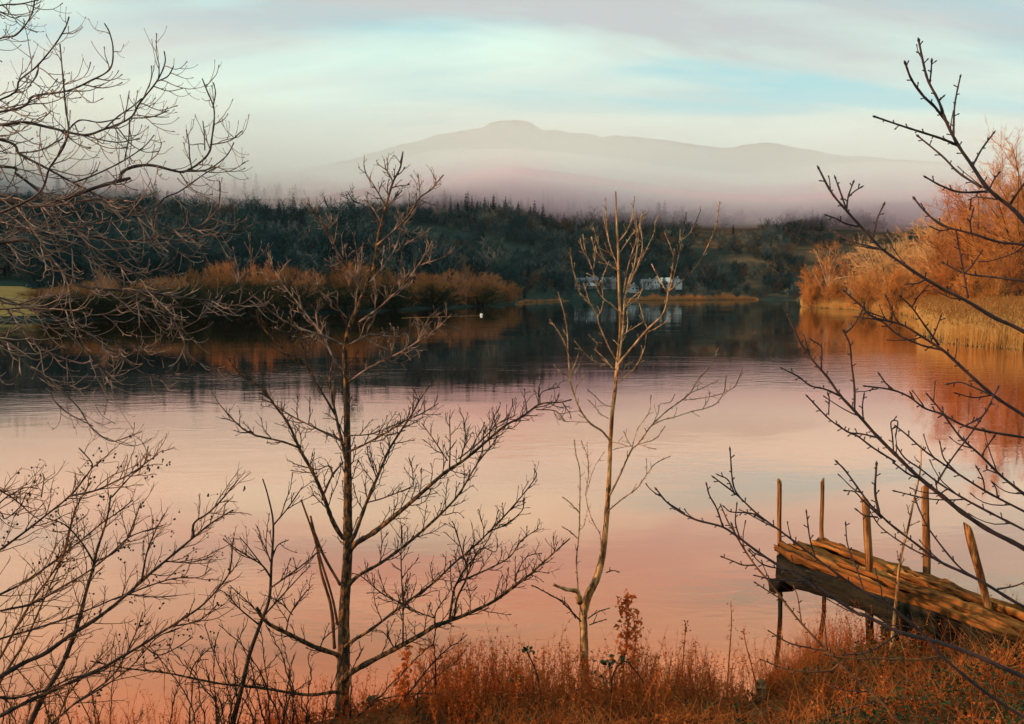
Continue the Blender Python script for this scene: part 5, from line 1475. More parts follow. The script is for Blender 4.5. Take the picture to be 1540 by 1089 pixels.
RIGHT = [
    [([(2230, 1240), (2100, 1010), (1800, 620), (1640, 450), (1540, 333), (1520, 312), (1486, 284), (1461, 248), (1440, 217), (1422, 181), (1412, 153), (1396, 122), (1389, 97), (1382, 63)], 3.3, 3.5, 22, 3),
     ([(1424, 184), (1405, 160), (1389, 145), (1371, 120), (1362, 97)], 3.5, 3.4, 4.5, 3), ([(1440, 219), (1420, 210), (1396, 202), (1355, 189), (1317, 176)], 3.5, 3.3, 4.2, 2.5), ([(1476, 282), (1443, 261), (1417, 235), (1382, 206)], 3.5, 3.7, 4, 2.5), ([(1484, 288), (1445, 289), (1417, 280), (1393, 267)], 3.5, 3.4, 4, 2.5), ([(1463, 249), (1476, 225), (1493, 202)], 3.5, 3.5, 3.2, 2.4), ([(1434, 205), (1435, 169), (1438, 145), (1444, 117)], 3.5, 3.6, 3.2, 2.4), ([(1398, 126), (1400, 110), (1401, 94)], 3.5, 3.5, 2.6, 2.2), ([(1517, 311), (1530, 290), (1545, 270)], 3.5, 3.4, 4, 3), ([(1412, 152), (1417, 147)], 3.5, 3.5, 2.4, 2.2), ([(1500, 300), (1478, 297), (1462, 298), (1459, 312)], 3.5, 3.6, 2.6, 2), ([(1488, 284), (1495, 270), (1501, 262)], 3.5, 3.5, 2.8, 2.2)],
    [([(2230, 1240), (2050, 900), (1760, 640), (1640, 560), (1540, 499), (1494, 477), (1456, 454), (1417, 434), (1386, 416), (1355, 395), (1327, 375), (1304, 351), (1273, 317), (1250, 289), (1232, 255)], 3.3, 3.2, 18, 2.8),
     ([(1274, 318), (1267, 298), (1257, 270)], 3.2, 3.2, 3.2, 2.2), ([(1273, 316), (1276, 295), (1283, 275)], 3.2, 3.3, 3.2, 2.2), ([(1276, 296), (1285, 288), (1293, 283)], 3.2, 3.2, 2.4, 2), ([(1314, 356), (1319, 330), (1328, 310)], 3.2, 3.2, 3, 2.2), ([(1291, 341), (1271, 336), (1258, 329), (1244, 324)], 3.2, 3.1, 3, 2.2), ([(1327, 375), (1305, 370), (1283, 364), (1253, 348)], 3.2, 3.3, 3.4, 2.2), ([(1392, 420), (1380, 426), (1366, 427)], 3.2, 3.2, 2.8, 2)],
    [([(2230, 1240), (2100, 800), (1800, 480), (1640, 385), (1540, 368), (1502, 364), (1461, 351), (1417, 339), (1391, 318), (1376, 300)], 3.3, 3.7, 15, 2.6), ([(1456, 449), (1450, 415), (1443, 377), (1438, 349)], 3.6, 3.6, 3, 2.4), ([(1620, 440), (1540, 423), (1494, 417), (1451, 411), (1420, 396)], 3.5, 3.7, 4.5, 2.4), ([(1451, 411), (1463, 398), (1475, 380)], 3.6, 3.6, 2.6, 2), ([(1461, 351), (1459, 335), (1463, 318)], 3.6, 3.6, 2.8, 2), ([(1430, 343), (1415, 347), (1402, 342)], 3.6, 3.6, 2.4, 2)],
    [([(2230, 1240), (1950, 900), (1700, 740), (1600, 665), (1540, 625), (1497, 597), (1463, 568), (1433, 540), (1417, 526), (1386, 506), (1355, 488), (1314, 477), (1294, 459), (1271, 439)], 3.3, 3.4, 16, 2.6),
     ([(1416, 526), (1386, 519), (1350, 503), (1325, 483), (1291, 477)], 3.4, 3.5, 3.6, 2.2), ([(1412, 519), (1391, 490), (1371, 462), (1355, 447)], 3.4, 3.3, 3.4, 2.2), ([(1371, 463), (1380, 447), (1394, 431)], 3.4, 3.3, 2.6, 2), ([(1352, 486), (1345, 476), (1340, 462), (1333, 447)], 3.4, 3.4, 2.8, 2), ([(1497, 597), (1470, 585), (1445, 575), (1428, 577)], 3.4, 3.5, 3.4, 2.2), ([(1492, 594), (1465, 598), (1440, 592)], 3.4, 3.4, 2.6, 2), ([(1400, 514), (1407, 497), (1414, 478)], 3.4, 3.4, 2.4, 2), ([(1330, 478), (1308, 470)], 3.4, 3.4, 2.2, 2)],
    [([(2230, 1260), (1900, 1010), (1700, 905), (1600, 860), (1530, 819), (1487, 797), (1448, 771), (1417, 746), (1381, 717), (1350, 687), (1319, 656), (1289, 622), (1263, 594), (1245, 568), (1224, 544), (1204, 516), (1186, 477)], 3.3, 3.7, 20, 2.6),
     ([(1263, 595), (1240, 585), (1219, 580), (1200, 566), (1178, 555)], 3.6, 3.5, 3.4, 2.2), ([(1285, 618), (1285, 585), (1281, 550), (1278, 518), (1270, 500)], 3.6, 3.6, 3.4, 2.4), ([(1270, 502), (1283, 490), (1296, 468)], 3.6, 3.6, 2.8, 2.2), ([(1319, 658), (1298, 653), (1276, 650), (1262, 640)], 3.6, 3.4, 3, 2.2), ([(1346, 694), (1314, 674), (1290, 656), (1276, 650), (1247, 630), (1215, 597)], 3.6, 3.4, 3.6, 2.2), ([(1381, 719), (1365, 712), (1345, 697)], 3.6, 3.5, 3.4, 2.8), ([(1344, 681), (1342, 655), (1340, 635), (1350, 634), (1348, 650)], 3.6, 3.6, 2.6, 2), ([(1235, 556), (1236, 530), (1234, 520), (1222, 512)], 3.6, 3.6, 2.6, 2), ([(1298, 630), (1297, 610), (1299, 596)], 3.6, 3.6, 2.4, 2), ([(1246, 624), (1247, 600), (1246, 595)], 3.5, 3.5, 2.2, 2)],
    [([(2230, 1240), (1900, 840), (1700, 710), (1600, 670), (1540, 658), (1492, 650), (1450, 640), (1417, 623), (1391, 614), (1366, 596), (1340, 586), (1304, 581)], 3.3, 3.1, 14, 2.4), ([(1344, 587), (1332, 576), (1324, 565)], 3.1, 3.1, 2.8, 2.4), ([(1375, 601), (1371, 594)], 3.1, 3.1, 2.2, 2), ([(1450, 641), (1478, 625), (1492, 600), (1500, 585)], 3.1, 3.2, 3, 2)],
    [([(2230, 1240), (1900, 960), (1700, 845), (1600, 790), (1540, 743), (1505, 715), (1474, 684), (1443, 656), (1417, 620), (1396, 595)], 3.3, 3.8, 15, 2.4), ([(1407, 730), (1430, 692), (1463, 648), (1489, 609)], 3.7, 3.7, 3, 2.2), ([(1476, 686), (1482, 675), (1494, 658)], 3.7, 3.7, 2.8, 2.2), ([(1500, 712), (1485, 706), (1484, 704)], 3.7, 3.7, 2.6, 2), ([(1428, 637), (1420, 625), (1418, 616)], 3.7, 3.7, 2.2, 2)],
    [([(2230, 1250), (1900, 950), (1700, 850), (1600, 800), (1540, 769), (1481, 738), (1425, 702), (1400, 685), (1386, 674), (1365, 655), (1350, 643)], 3.3, 3.2, 12, 2.3), ([(1440, 712), (1420, 690), (1414, 668)], 3.2, 3.2, 2.6, 2), ([(1481, 738), (1478, 720), (1470, 705)], 3.2, 3.2, 2.4, 2), ([(1500, 748), (1498, 735), (1494, 728)], 3.2, 3.2, 2.4, 2)],
    [([(2230, 1260), (1900, 1000), (1700, 880), (1600, 832), (1540, 797), (1489, 771), (1443, 746), (1410, 725), (1384, 705), (1362, 690), (1350, 674)], 3.3, 3.6, 12, 2.3), ([(1425, 735), (1412, 742), (1407, 725)], 3.5, 3.5, 2.6, 2), ([(1450, 751), (1430, 752), (1395, 750), (1347, 739)], 3.5, 3.4, 2.6, 2)],
    [([(2230, 1270), (1850, 1080), (1640, 962), (1540, 913), (1470, 871), (1414, 845), (1379, 819), (1340, 789), (1318, 768), (1304, 753), (1273, 710), (1260, 696)], 3.3, 3.3, 14, 2.5), ([(1322, 772), (1316, 740), (1318, 700)], 3.3, 3.3, 4.5, 3), ([(1325, 778), (1300, 755), (1286, 740), (1273, 738)], 3.3, 3.2, 3, 2), ([(1410, 842), (1380, 830), (1350, 812), (1324, 792), (1310, 772)], 3.3, 3.4, 3.2, 2), ([(1470, 871), (1440, 850), (1400, 800), (1384, 770), (1377, 752)], 3.3, 3.4, 3.4, 2.2), ([(1320, 778), (1300, 775), (1290, 768)], 3.3, 3.3, 3, 2), ([(1500, 886), (1530, 880), (1560, 865)], 3.3, 3.3, 3, 2)],
    [([(2230, 1290), (1800, 1120), (1640, 1060), (1540, 1018), (1470, 987), (1414, 967), (1351, 950), (1300, 925), (1289, 922), (1237, 889), (1199, 868), (1147, 835), (1109, 807), (1085, 792), (1042, 780), (1006, 758), (988, 737)], 3.3, 3.9, 15, 2.5),
     ([(1087, 792), (1078, 765), (1067, 745), (1063, 730)], 3.8, 3.8, 3.2, 2.2), ([(1112, 808), (1106, 785), (1108, 760)], 3.8, 3.8, 2.8, 2), ([(1151, 838), (1135, 832), (1130, 828)], 3.7, 3.7, 2.8, 2), ([(1211, 873), (1180, 873), (1155, 870), (1137, 866)], 3.7, 3.6, 2.6, 2), ([(1240, 892), (1200, 862), (1150, 850), (1128, 830)], 3.6, 3.5, 2.6, 2), ([(1352, 950), (1330, 968), (1300, 982), (1270, 985)], 3.5, 3.4, 2.8, 2), ([(1106, 803), (1095, 785), (1085, 762)], 3.8, 3.9, 2.6, 2), ([(1030, 772), (1006, 757)], 3.9, 3.9, 2, 2)],
    [([(2230, 1300), (1800, 1180), (1640, 1120), (1540, 1078), (1470, 1032), (1414, 984), (1385, 950), (1329, 905), (1301, 891), (1263, 866), (1224, 837), (1181, 804), (1139, 773), (1109, 745), (1075, 719)], 3.3, 3.4, 12, 2.4), ([(1118, 755), (1103, 730), (1098, 678)], 3.4, 3.4, 3, 2.2), ([(1148, 782), (1130, 772), (1100, 770), (1090, 763)], 3.4, 3.3, 2.6, 2), ([(1226, 838), (1218, 810), (1213, 772)], 3.4, 3.4, 2.6, 2), ([(1105, 743), (1095, 722), (1082, 715)], 3.4, 3.4, 2.6, 2), ([(1170, 796), (1150, 786), (1124, 772)], 3.4, 3.5, 2.4, 2), ([(1300, 890), (1290, 860), (1275, 820), (1272, 790)], 3.4, 3.5, 2.4, 2)],
    [([(2230, 1320), (1700, 1300), (1500, 1200), (1420, 1140), (1346, 1081), (1334, 1064), (1306, 1038), (1272, 1007), (1238, 973), (1199, 930), (1160, 879), (1134, 848), (1109, 809), (1101, 790)], 3.3, 3.9, 10, 2.6), ([(1136, 850), (1118, 850), (1100, 843), (1087, 838)], 3.8, 3.7, 2.6, 2), ([(1243, 979), (1220, 975), (1187, 967), (1158, 950)], 3.6, 3.5, 2.6, 2), ([(1262, 998), (1243, 1010), (1187, 1007), (1147, 993)], 3.6, 3.5, 2.6, 2), ([(1182, 905), (1160, 892), (1137, 877)], 3.8, 3.7, 2.4, 2), ([(1205, 936), (1200, 900), (1193, 880)], 3.8, 3.8, 2.2, 1.8), ([(1414, 987), (1380, 992), (1329, 991), (1269, 990), (1243, 985)], 3.6, 3.4, 2.8, 2)],
]


def right_tw(mb, path, rad, tips, k):
    m = len(path)
    vis = path[int(m * 0.42):] if k == 0 else path
    rv = rad[int(m * 0.42):] if k == 0 else rad
    bud_spurs(mb, vis, rv, 0.05, 0.014)
    if k == 0:
        grow(mb, vis, rv, 0.26, 0.22, 0.12, 2.2, 0.10, 0.10, 0.05, buds=1, n=5, updir=0.45, spread=(0.4, 0.8))


for i, g_ in enumerate(RIGHT):
    branches(t_right, [g_], M['rust_twig'] if i == 12 else M['purple_twig'], M['purple_twig'], right_tw)
finish(t_right)

# ---- the slim pale sapling by the jetty
base = P(1337, 1015, 7.6)
t_slim = thing('sapling', 'slim straw-coloured sapling in front of the broken jetty', 'sapling', (base[0], base[1], float(bank_h(base[0], base[1]))))
path, rad = limb([(1336, 1020), (1338, 1000), (1343, 950), (1348, 902), (1354, 842), (1365, 797), (1373, 759), (1384, 707), (1385, 669)], 7.6, 7.3, 7, 2)
path[0][2] = float(bank_h(*path[0][:2])) - 0.15
b, t_ = MB(), MB()
b.tube(path, rad, 8)
grow(t_, path, rad, 0.12, 0.2, 0.1, 1.8, 0.08, 0.1, 0.3, buds=1, n=5, sub=dict(every=0.06, l0=0.07, l1=0.04, w=1.2, n=4))
b.build('trunk', M['pale_bark'], t_slim)
t_.build('twigs', M['rust_twig'], t_slim)
finish(t_slim)

# ------------------------------------------------------------------ the broken jetty
rj = np.random.default_rng(23)
M['old_wood'] = mat_noise('old_wood', [(0.36, (0.014, 0.008, 0.006)), (0.45, (0.13, 0.046, 0.013)), (0.56, (0.29, 0.092, 0.022)), (0.70, (0.46, 0.185, 0.048))], 8, 10, 0.9, 1.0, 22, (0.16, 1, 1), spec=0.06, dist=0.03)
M['wet_wood'] = mat_noise('wet_wood', [(0.4, (0.007, 0.008, 0.006)), (0.6, (0.028, 0.021, 0.014))], 9, 7, 0.85, 1.0, 30, (0.3, 1, 1), spec=0.04)
M['post_wood'] = mat_noise('post_wood', [(0.36, (0.03, 0.015, 0.008)), (0.48, (0.18, 0.062, 0.020)), (0.64, (0.46, 0.20, 0.072))], 24, 8, 0.9, 1.0, 40, (1, 1, 0.05), spec=0.1, dist=0.025)

M['stump_wood'] = mat_noise('stump_wood', [(0.36, (0.04, 0.022, 0.012)), (0.5, (0.16, 0.075, 0.03)), (0.66, (0.34, 0.17, 0.07))], 24, 8, 0.9, 1.0, 40, (1, 1, 0.05), spec=0.1, dist=0.02)
# the feet of the posts are dark with wet and algae
N = Nodes.__new__(Nodes)
N.t = M['post_wood'].node_tree
bs_ = [n_ for n_ in N.t.nodes if n_.type == 'BSDF_PRINCIPLED'][0]
src = bs_.inputs['Base Color'].links[0].from_socket
t = N.n('ShaderNodeTexCoord')
sp_ = N.n('ShaderNodeSeparateXYZ', {0: t.outputs['Object']})
nz = N.n('ShaderNodeTexNoise', {'Vector': t.outputs['Object'], 'Scale': 9.0, 'Detail': 5.0})
wet = N.n('ShaderNodeMapRange', {0: N.math('ADD', sp_.outputs[2], N.math('MULTIPLY', N.math('SUBTRACT', nz.outputs[0], 0.5), 0.7)), 1: 0.50, 2: 0.95}, interpolation_type='SMOOTHSTEP')
N.link(N.mix(wet.outputs[0], (0.016, 0.016, 0.010), src), bs_.inputs['Base Color'])


def timber(p0, p1, wd, ht, rough=0.01, n=26, up=(0, 0, 1), sag=0.0, taper=0.12, groove=0.0):
    """a weathered length of timber, its section rounded and its edges eaten away"""
    p0, p1 = np.asarray(p0, float), np.asarray(p1, float)
    t = unit(p1 - p0)
    u_ = unit(np.asarray(up, float) - t * np.dot(up, t))
    s_ = np.cross(t, u_)
    b = MB()
    b.world = Matrix(((t[0], s_[0], u_[0], p0[0]), (t[1], s_[1], u_[1], p0[1]), (t[2], s_[2], u_[2], p0[2]), (0, 0, 0, 1)))
    ln = float(np.linalg.norm(p1 - p0))
    p0, p1, t, s_, u_ = np.zeros(3), np.array([ln, 0, 0]), np.array([1.0, 0, 0]), np.array([0, 1.0, 0]), np.array([0, 0, 1.0])
    ring = [(-0.5, -0.42), (-0.5, 0.34), (-0.46, 0.5), (-0.2, 0.5), (-0.13, 0.5), (-0.02, 0.5), (0.1, 0.5), (0.3, 0.5), (0.46, 0.5), (0.5, 0.34), (0.5, -0.42), (0.3, -0.5), (-0.3, -0.5)]
    ring = np.array(ring)
    k = len(ring)
    V = []
    sd = rj.uniform(0, 99)
    for i in range(n):
        f = i / (n - 1)
        c = p0 + (p1 - p0) * f + u_ * (-sag * 4 * f * (1 - f)) + s_ * 0.5 * rough * float(fbm(f * 5, sd, 3, 2))
        e = 1 - taper * max(0, 1 - min(f, 1 - f) / 0.05) * rj.uniform(0.3, 1.4)
        jj = rough * fbm(np.full(k, f * 14), np.arange(k) * 0.9 + sd, 7, 3)
        r_ = ring.copy()
        r_[4:6, 1] -= groove * (0.6 + 0.5 * float(vnoise(f * 9, sd, 4)))
        V.append(c + np.outer(r_[:, 0] * wd * e, s_) + np.outer(r_[:, 1] * ht * e, u_) + jj[:, None] * (np.outer(ring[:, 0], s_) + np.outer(ring[:, 1], u_)) * 2)
    V = np.array(V)
    i = np.arange(n - 1)[:, None] * k
    j = np.arange(k)[None, :]
    kk = (j + 1) % k
    q = np.stack([i + j, i + kk, i + k + kk, i + k + j], -1).reshape(-1, 4)
    Vf = np.vstack([V.reshape(-1, 3), V[0].mean(0)[None] + t * rough, V[-1].mean(0)[None] - t * rough])
    a = np.arange(k)
    tt = np.vstack([np.stack([a, np.full(k, n * k), (a + 1) % k], -1), np.stack([(n - 1) * k + a, (n - 1) * k + (a + 1) % k, np.full(k, n * k + 1)], -1)])
    b.add(Vf, q, tt)
    return b


def lay(b, name, mat, root):
    o = b.build(name, mat, root)
    o.matrix_basis = b.world
    return o


DZ = 1.02
A0, A1 = G(1160, 825, DZ), G(1540, 960, DZ)        # front edge of the deck, water end to bank end
B0, B1 = G(1238, 812, DZ), G(1540, 917, DZ)        # back edge
ext = 0.55
A1, B1 = A1 + (A1 - A0) * ext, B1 + (B1 - B0) * ext
mid = (A0 + A1) / 2
jet = thing('jetty', 'broken wooden jetty of mossy planks on leaning posts at the lower right', 'jetty', (A1[0], A1[1], float(bank_h(A1[0], A1[1]))))
NPL = 5
for k in range(NPL):
    f = (k + 0.5) / NPL
    a, c = A0 * (1 - f) + B0 * f, A1 * (1 - f) + B1 * f
    a = a + (c - a) * [0.0, 0.016, -0.006, 0.03, 0.005][k]
    a[2] += [0.0, 0.02, -0.008, 0.025, 0.0][k]
    c[2] += [-0.02, 0.012, -0.01, 0.02, 0.0][k]
    wd = np.linalg.norm(B0 - A0) / NPL
    lay(timber(a, c, wd * rj.uniform(0.72, 0.84), 0.075, 0.042, 60, sag=0.02 + 0.03 * rj.uniform(), groove=0.45), 'plank', M['old_wood'], jet)
down = np.array([0, 0, 1.0])
for f, nm in ((0.10, 'beam'), (0.86, 'beam')):
    a, c = A0 * (1 - f) + B0 * f, A1 * (1 - f) + B1 * f
    lay(timber(a - down * 0.21 + (c - a) * 0.015, c - down * 0.21, 0.16, 0.28, 0.03, 30), nm, M['wet_wood'], jet)
for f in (0.03, 0.36, 0.63):
    a, c = A0 + (A1 - A0) * f, B0 + (B1 - B0) * f
    o_ = unit(c - a)
    lay(timber(a - down * 0.42 - o_ * 0.12, c - down * 0.42 + o_ * 0.1, 0.15, 0.14, 0.02, 14), 'crossbeam', M['wet_wood'], jet)
lay(timber(P(1388, 934, 8.0), P(1496, 1000, 7.3), 0.16, 0.05, 0.015, 20), 'fallen_plank', M['post_wood'], jet)


def post(px_top, row_top, px_bot, row_bot, d, w0, w1, mat, name='post', parent=None, zfoot=None):
    a, c = P(px_bot, row_bot, d), P(px_top, row_top, d)
    if zfoot is not None:
        k_ = (zfoot - a[2]) / (c[2] - a[2])
        a = a + (c - a) * k_
    n = 22
    f = np.linspace(0, 1, n)[:, None]
    pth = a * (1 - f) + c * f
    sd = rj.uniform(0, 50)
    pth[:, 0] += 0.02 * fbm(f[:, 0] * 3, sd, 3, 2)
    rad = (w0 + (w1 - w0) * f[:, 0]) * 0.38 * d / F
    b = MB()
    b.tube(pth, rad, 11)
    V = b.v[0]
    ang = np.tile(np.arange(11), n)
    ht = np.repeat(np.arange(n), 11)
    dsp = 0.16 * fbm(ang * 1.1 + sd, ht * 0.16, 5, 2) + 0.07 * fbm(ang * 2.3, ht * 0.7 + sd, 9, 2)
    ctr = np.repeat(pth, 11, axis=0)
    V[:n * 11] = (ctr + (V[:n * 11] - ctr) * (1 + dsp[:, None])).astype(np.float32)
    top = np.arange((n - 1) * 11, n * 11)      # weathered, slanting top
    V[top, 2] += (0.035 * np.cos(np.arange(11) * 0.571 + sd)).astype(np.float32)
    return b.build(name, mat, parent)


post(1171, 724, 1172, 950, 10.0, 8.5, 9.5, M['post_wood'], parent=jet, zfoot=-0.5)
post(1236, 722, 1240, 920, 10.55, 9, 7.5, M['post_wood'], parent=jet, zfoot=-0.5)
post(1303, 752, 1312, 1010, 8.75, 17, 13, M['post_wood'], parent=jet, zfoot=-0.3)
post(1393, 732, 1394, 900, 9.35, 15, 13, M['post_wood'], parent=jet, zfoot=-0.3)
post(1457, 789, 1499, 975, 7.75, 20, 15, M['post_wood'], parent=jet, zfoot=0.1)
finish(jet)
sb = P(1146, 1072, 7.5)
st = thing('stump_post', 'short cut-off round post standing in the leaf litter', 'post', (sb[0], sb[1], float(bank_h(sb[0], sb[1]))))
o_ = post(1146, 1029, 1145, 1090, 7.5, 21, 20, M['stump_wood'], 'post_shaft', st, zfoot=float(bank_h(sb[0], sb[1])) - 0.2)
finish(st)

# ------------------------------------------------------------------ what grows on the bank
M['stalk'] = mat_noise('dead_stalk', [(0.3, (0.36, 0.075, 0.018)), (0.5, (0.64, 0.150, 0.032)), (0.7, (0.72, 0.24, 0.065))], 2.0, 5, 0.85, spec=0.1, transl=0.5)
M['straw'] = mat_noise('straw', [(0.3, (0.40, 0.10, 0.026)), (0.55, (0.66, 0.22, 0.055)), (0.75, (0.78, 0.42, 0.16))], 2.5, 5, 0.8, spec=0.15, transl=0.5)
M['litter'] = mat_noise('leaf_litter', [(0.3, (0.08, 0.024, 0.010)), (0.5, (0.32, 0.080, 0.020)), (0.7, (0.54, 0.18, 0.05))], 3.5, 4, 0.85, spec=0.1, transl=0.5)
M['ivy'] = mat_noise('ivy_leaf', [(0.35, (0.010, 0.020, 0.007)), (0.6, (0.040, 0.048, 0.014))], 4, 4, 0.7, spec=0.12)
M['bramble'] = mat_noise('bramble_leaf', [(0.35, (0.010, 0.022, 0.008)), (0.6, (0.036, 0.046, 0.015))], 6, 4, 0.65, spec=0.15)
rg = np.random.default_rng(77)


def clear_of_stump(p, front_too=True):
    d = np.hypot(p[:, 0] - sb[0], p[:, 1] - sb[1])
    front = (np.abs(p[:, 0] / p[:, 1] - sb[0] / sb[1]) < 0.026) & (p[:, 1] < sb[1]) & (d < 1.7)
    return (d > 0.17) & ~(front & front_too)


def on_bank(px, s):
    """bank points at a photo column, s metres back from the water's edge"""
    px, s = np.asarray(px, float), np.asarray(s, float)
    ey = np.interp(px, [e_[0] for e_ in EDGE], _ey)
    y = ey - s
    x = (px - 770) / F * y
    return np.stack([x, y, bank_h(x, y)], -1)


def bend_stalks(mb, p, dirs, h, r, k=4, curl=0.25):
    """curved thin stems, built all at once; returns points along them"""
    n = len(p)
    side = rg.normal(0, 1, (n, 3)) * np.array([1, 1, 0.0])
    side = unit(side)
    t = np.linspace(0, 1, k + 1)
    C = p[:, None, :] + unit(dirs)[:, None, :] * (h[:, None] * t)[..., None] + side[:, None, :] * ((h * curl * rg.uniform(0.1, 1, n))[:, None] * t ** 2)[..., None]
    C[..., 2] -= (h * curl * 0.3)[:, None] * t ** 3
    ang = np.arange(3) * 2.0944
    ring = np.stack([np.cos(ang), np.sin(ang), 0 * ang], -1)
    R = r[:, None] * (1 - 0.75 * t)
    V = C[:, :, None, :] + ring[None, None] * R[..., None, None]
    V = V.reshape(-1, 3)
    o = (np.arange(n) * 3 * (k + 1))[:, None, None, None]
    i = (np.arange(k) * 3)[None, :, None, None]
    j = np.arange(3)
    q = np.stack([j, (j + 1) % 3, 3 + (j + 1) % 3, 3 + j], -1)[None, None]
    mb.add(V, (o + i + q).reshape(-1, 4))
    return C


def leaves(mb, p, size, up=0.5, fold=0.25):
    """small folded leaves lying or standing at random"""
    n = len(p)
    a = unit(rg.normal(0, 1, (n, 3)) * np.array([1, 1, 0.6]))
    nrm = unit(rg.normal(0, 1, (n, 3)) + np.array([0, -0.1, up * 3]))
    a = unit(a - nrm * (a * nrm).sum(1, keepdims=True))
    b_ = np.cross(nrm, a)
    s = np.broadcast_to(size, (n,))[:, None]
    rows = [p, p + a * s * 0.4 + b_ * s * 0.38 + nrm * s * fold, p + a * s, p + a * s * 0.4 - b_ * s * 0.38 + nrm * s * fold]
    V = np.stack(rows, 1).reshape(-1, 3)
    o = (np.arange(n) * 4)[:, None]
    mb.add(V, None, np.concatenate([o + np.array([[0, 1, 2]]), o + np.array([[0, 2, 3]])]))


# dead willowherb and dock: stems with the rags of their seed heads
def stalk_field(n, px0, px1, s0, s1, h0, h1, clump, seed, bits=10, mat='stalk'):
    px = rg.uniform(px0, px1, n)
    s = s0 + (s1 - s0) * rg.uniform(0, 1, n)
    p = on_bank(px, s)
    c = fbm(p[:, 0] * 1.7, p[:, 1] * 1.7, seed, 3)
    keep = (rg.uniform(0, 1, n) < np.clip(0.5 + clump * c, 0.06, 1)) & clear_of_stump(p)
    p, c = p[keep], c[keep]
    k = len(p)
    h = (h0 + (h1 - h0) * rg.uniform(0, 1, k) ** 1.6) * (1 + 0.3 * np.clip(c, -1, 1))
    d = np.stack([rg.normal(0.04, 0.14, k), rg.normal(0, 0.14, k), np.ones(k)], -1)
    b = MB()
    C = bend_stalks(b, p - np.array([0, 0, 0.03]), d, h, rg.uniform(0.0022, 0.0042, k), 4, 0.22)
    f = rg.uniform(1.6, 3.99, (k, bits))
    i = f.astype(int)
    fr = (f - i)[..., None]
    ar = np.arange(k)[:, None]
    q0 = C[ar, i] * (1 - fr) + C[ar, np.minimum(i + 1, 4)] * fr
    dd = rg.normal(0, 0.7, (k, bits, 3)) + np.array([0, 0, 0.7])
    ll = rg.uniform(0.02, 0.075, (k, bits)) * np.clip(h, 0.2, 0.8)[:, None] * 2
    b.spikes(q0.reshape(-1, 3), dd.reshape(-1, 3), ll.ravel(), 0.0022)
    sel = rg.uniform(0, 1, q0.shape[:2]) < 0.5
    leaves(b, q0[sel] + rg.normal(0, 0.012, (int(sel.sum()), 3)), rg.uniform(0.012, 0.03, int(sel.sum())), 0.1)
    tag(b.build('dead_stalks', M[mat]), kind='stuff')


stalk_field(1200, 620, 1160, -0.10, 0.75, 0.22, 0.66, 0.8, 3, 12)
stalk_field(900, 640, 1180, 0.5, 1.6, 0.22, 0.55, 0.7, 5, 12)
stalk_field(330, 600, 1200, -0.1, 1.2, 0.30, 0.72, 0.9, 13, 5, 'straw')
stalk_field(260, 1150, 1600, -0.1, 2.6, 0.30, 0.68, 0.9, 14, 5, 'straw')
stalk_field(360, 380, 640, -0.05, 0.9, 0.25, 0.60, 0.9, 7, 8)
stalk_field(160, -60, 400, -0.05, 0.7, 0.25, 0.62, 0.9, 8, 6)
stalk_field(700, 1150, 1560, -0.15, 0.9, 0.25, 0.70, 0.9, 9, 8)
stalk_field(500, 1180, 1620, 0.9, 2.8, 0.12, 0.40, 0.7, 11, 9)

# rank dry grass, bent over
def grass_field(n, px0, px1, s0, s1, h0, h1, name, mat, curl, seed):
    px = rg.uniform(px0, px1, n)
    s = s0 + (s1 - s0) * rg.uniform(0, 1, n)
    p = on_bank(px, s)
    c = fbm(p[:, 0] * 1.4, p[:, 1] * 1.4, seed, 3)
    keep = (rg.uniform(0, 1, n) < np.clip(0.62 + 0.7 * c, 0.1, 1)) & clear_of_stump(p)
    p = p[keep]
    k = len(p)
    h = rg.uniform(h0, h1, k)
    d = np.stack([rg.normal(0.05, 0.45, k), rg.normal(-0.05, 0.4, k), np.ones(k)], -1)
    b = MB()
    bend_stalks(b, p, d, h, rg.uniform(0.0018, 0.0036, k), 4, curl)
    tag(b.build(name, mat), kind='stuff')


grass_field(5200, 560, 1190, -0.08, 2.0, 0.08, 0.34, 'dry_grass', M['straw'], 0.8, 31)
grass_field(6500, 1120, 1640, -0.12, 3.2, 0.10, 0.38, 'dry_grass', M['straw'], 1.0, 33)
grass_field(900, 1160, 1255, -0.25, 0.35, 0.25, 0.62, 'dry_grass', M['straw'], 0.5, 35)
grass_field(1400, -80, 560, -0.05, 1.2, 0.10, 0.42, 'dry_grass', M['stalk'], 0.7, 37)


def litter(n, px0, px1, s0, s1, size, name, mat, lift, seed, thr=-0.2, up=0.5):
    px = rg.uniform(px0, px1, n)
    s = s0 + (s1 - s0) * rg.uniform(0, 1, n)
    p = on_bank(px, s)
    c = fbm(p[:, 0] * 1.6, p[:, 1] * 1.6, seed, 3)
    p = p[(c > thr) & clear_of_stump(p, name == 'ivy')]
    p[:, 2] += rg.uniform(0.005, lift, len(p))
    b = MB()
    leaves(b, p, rg.uniform(size[0], size[1], len(p)), up)
    tag(b.build(name, mat), kind='stuff')


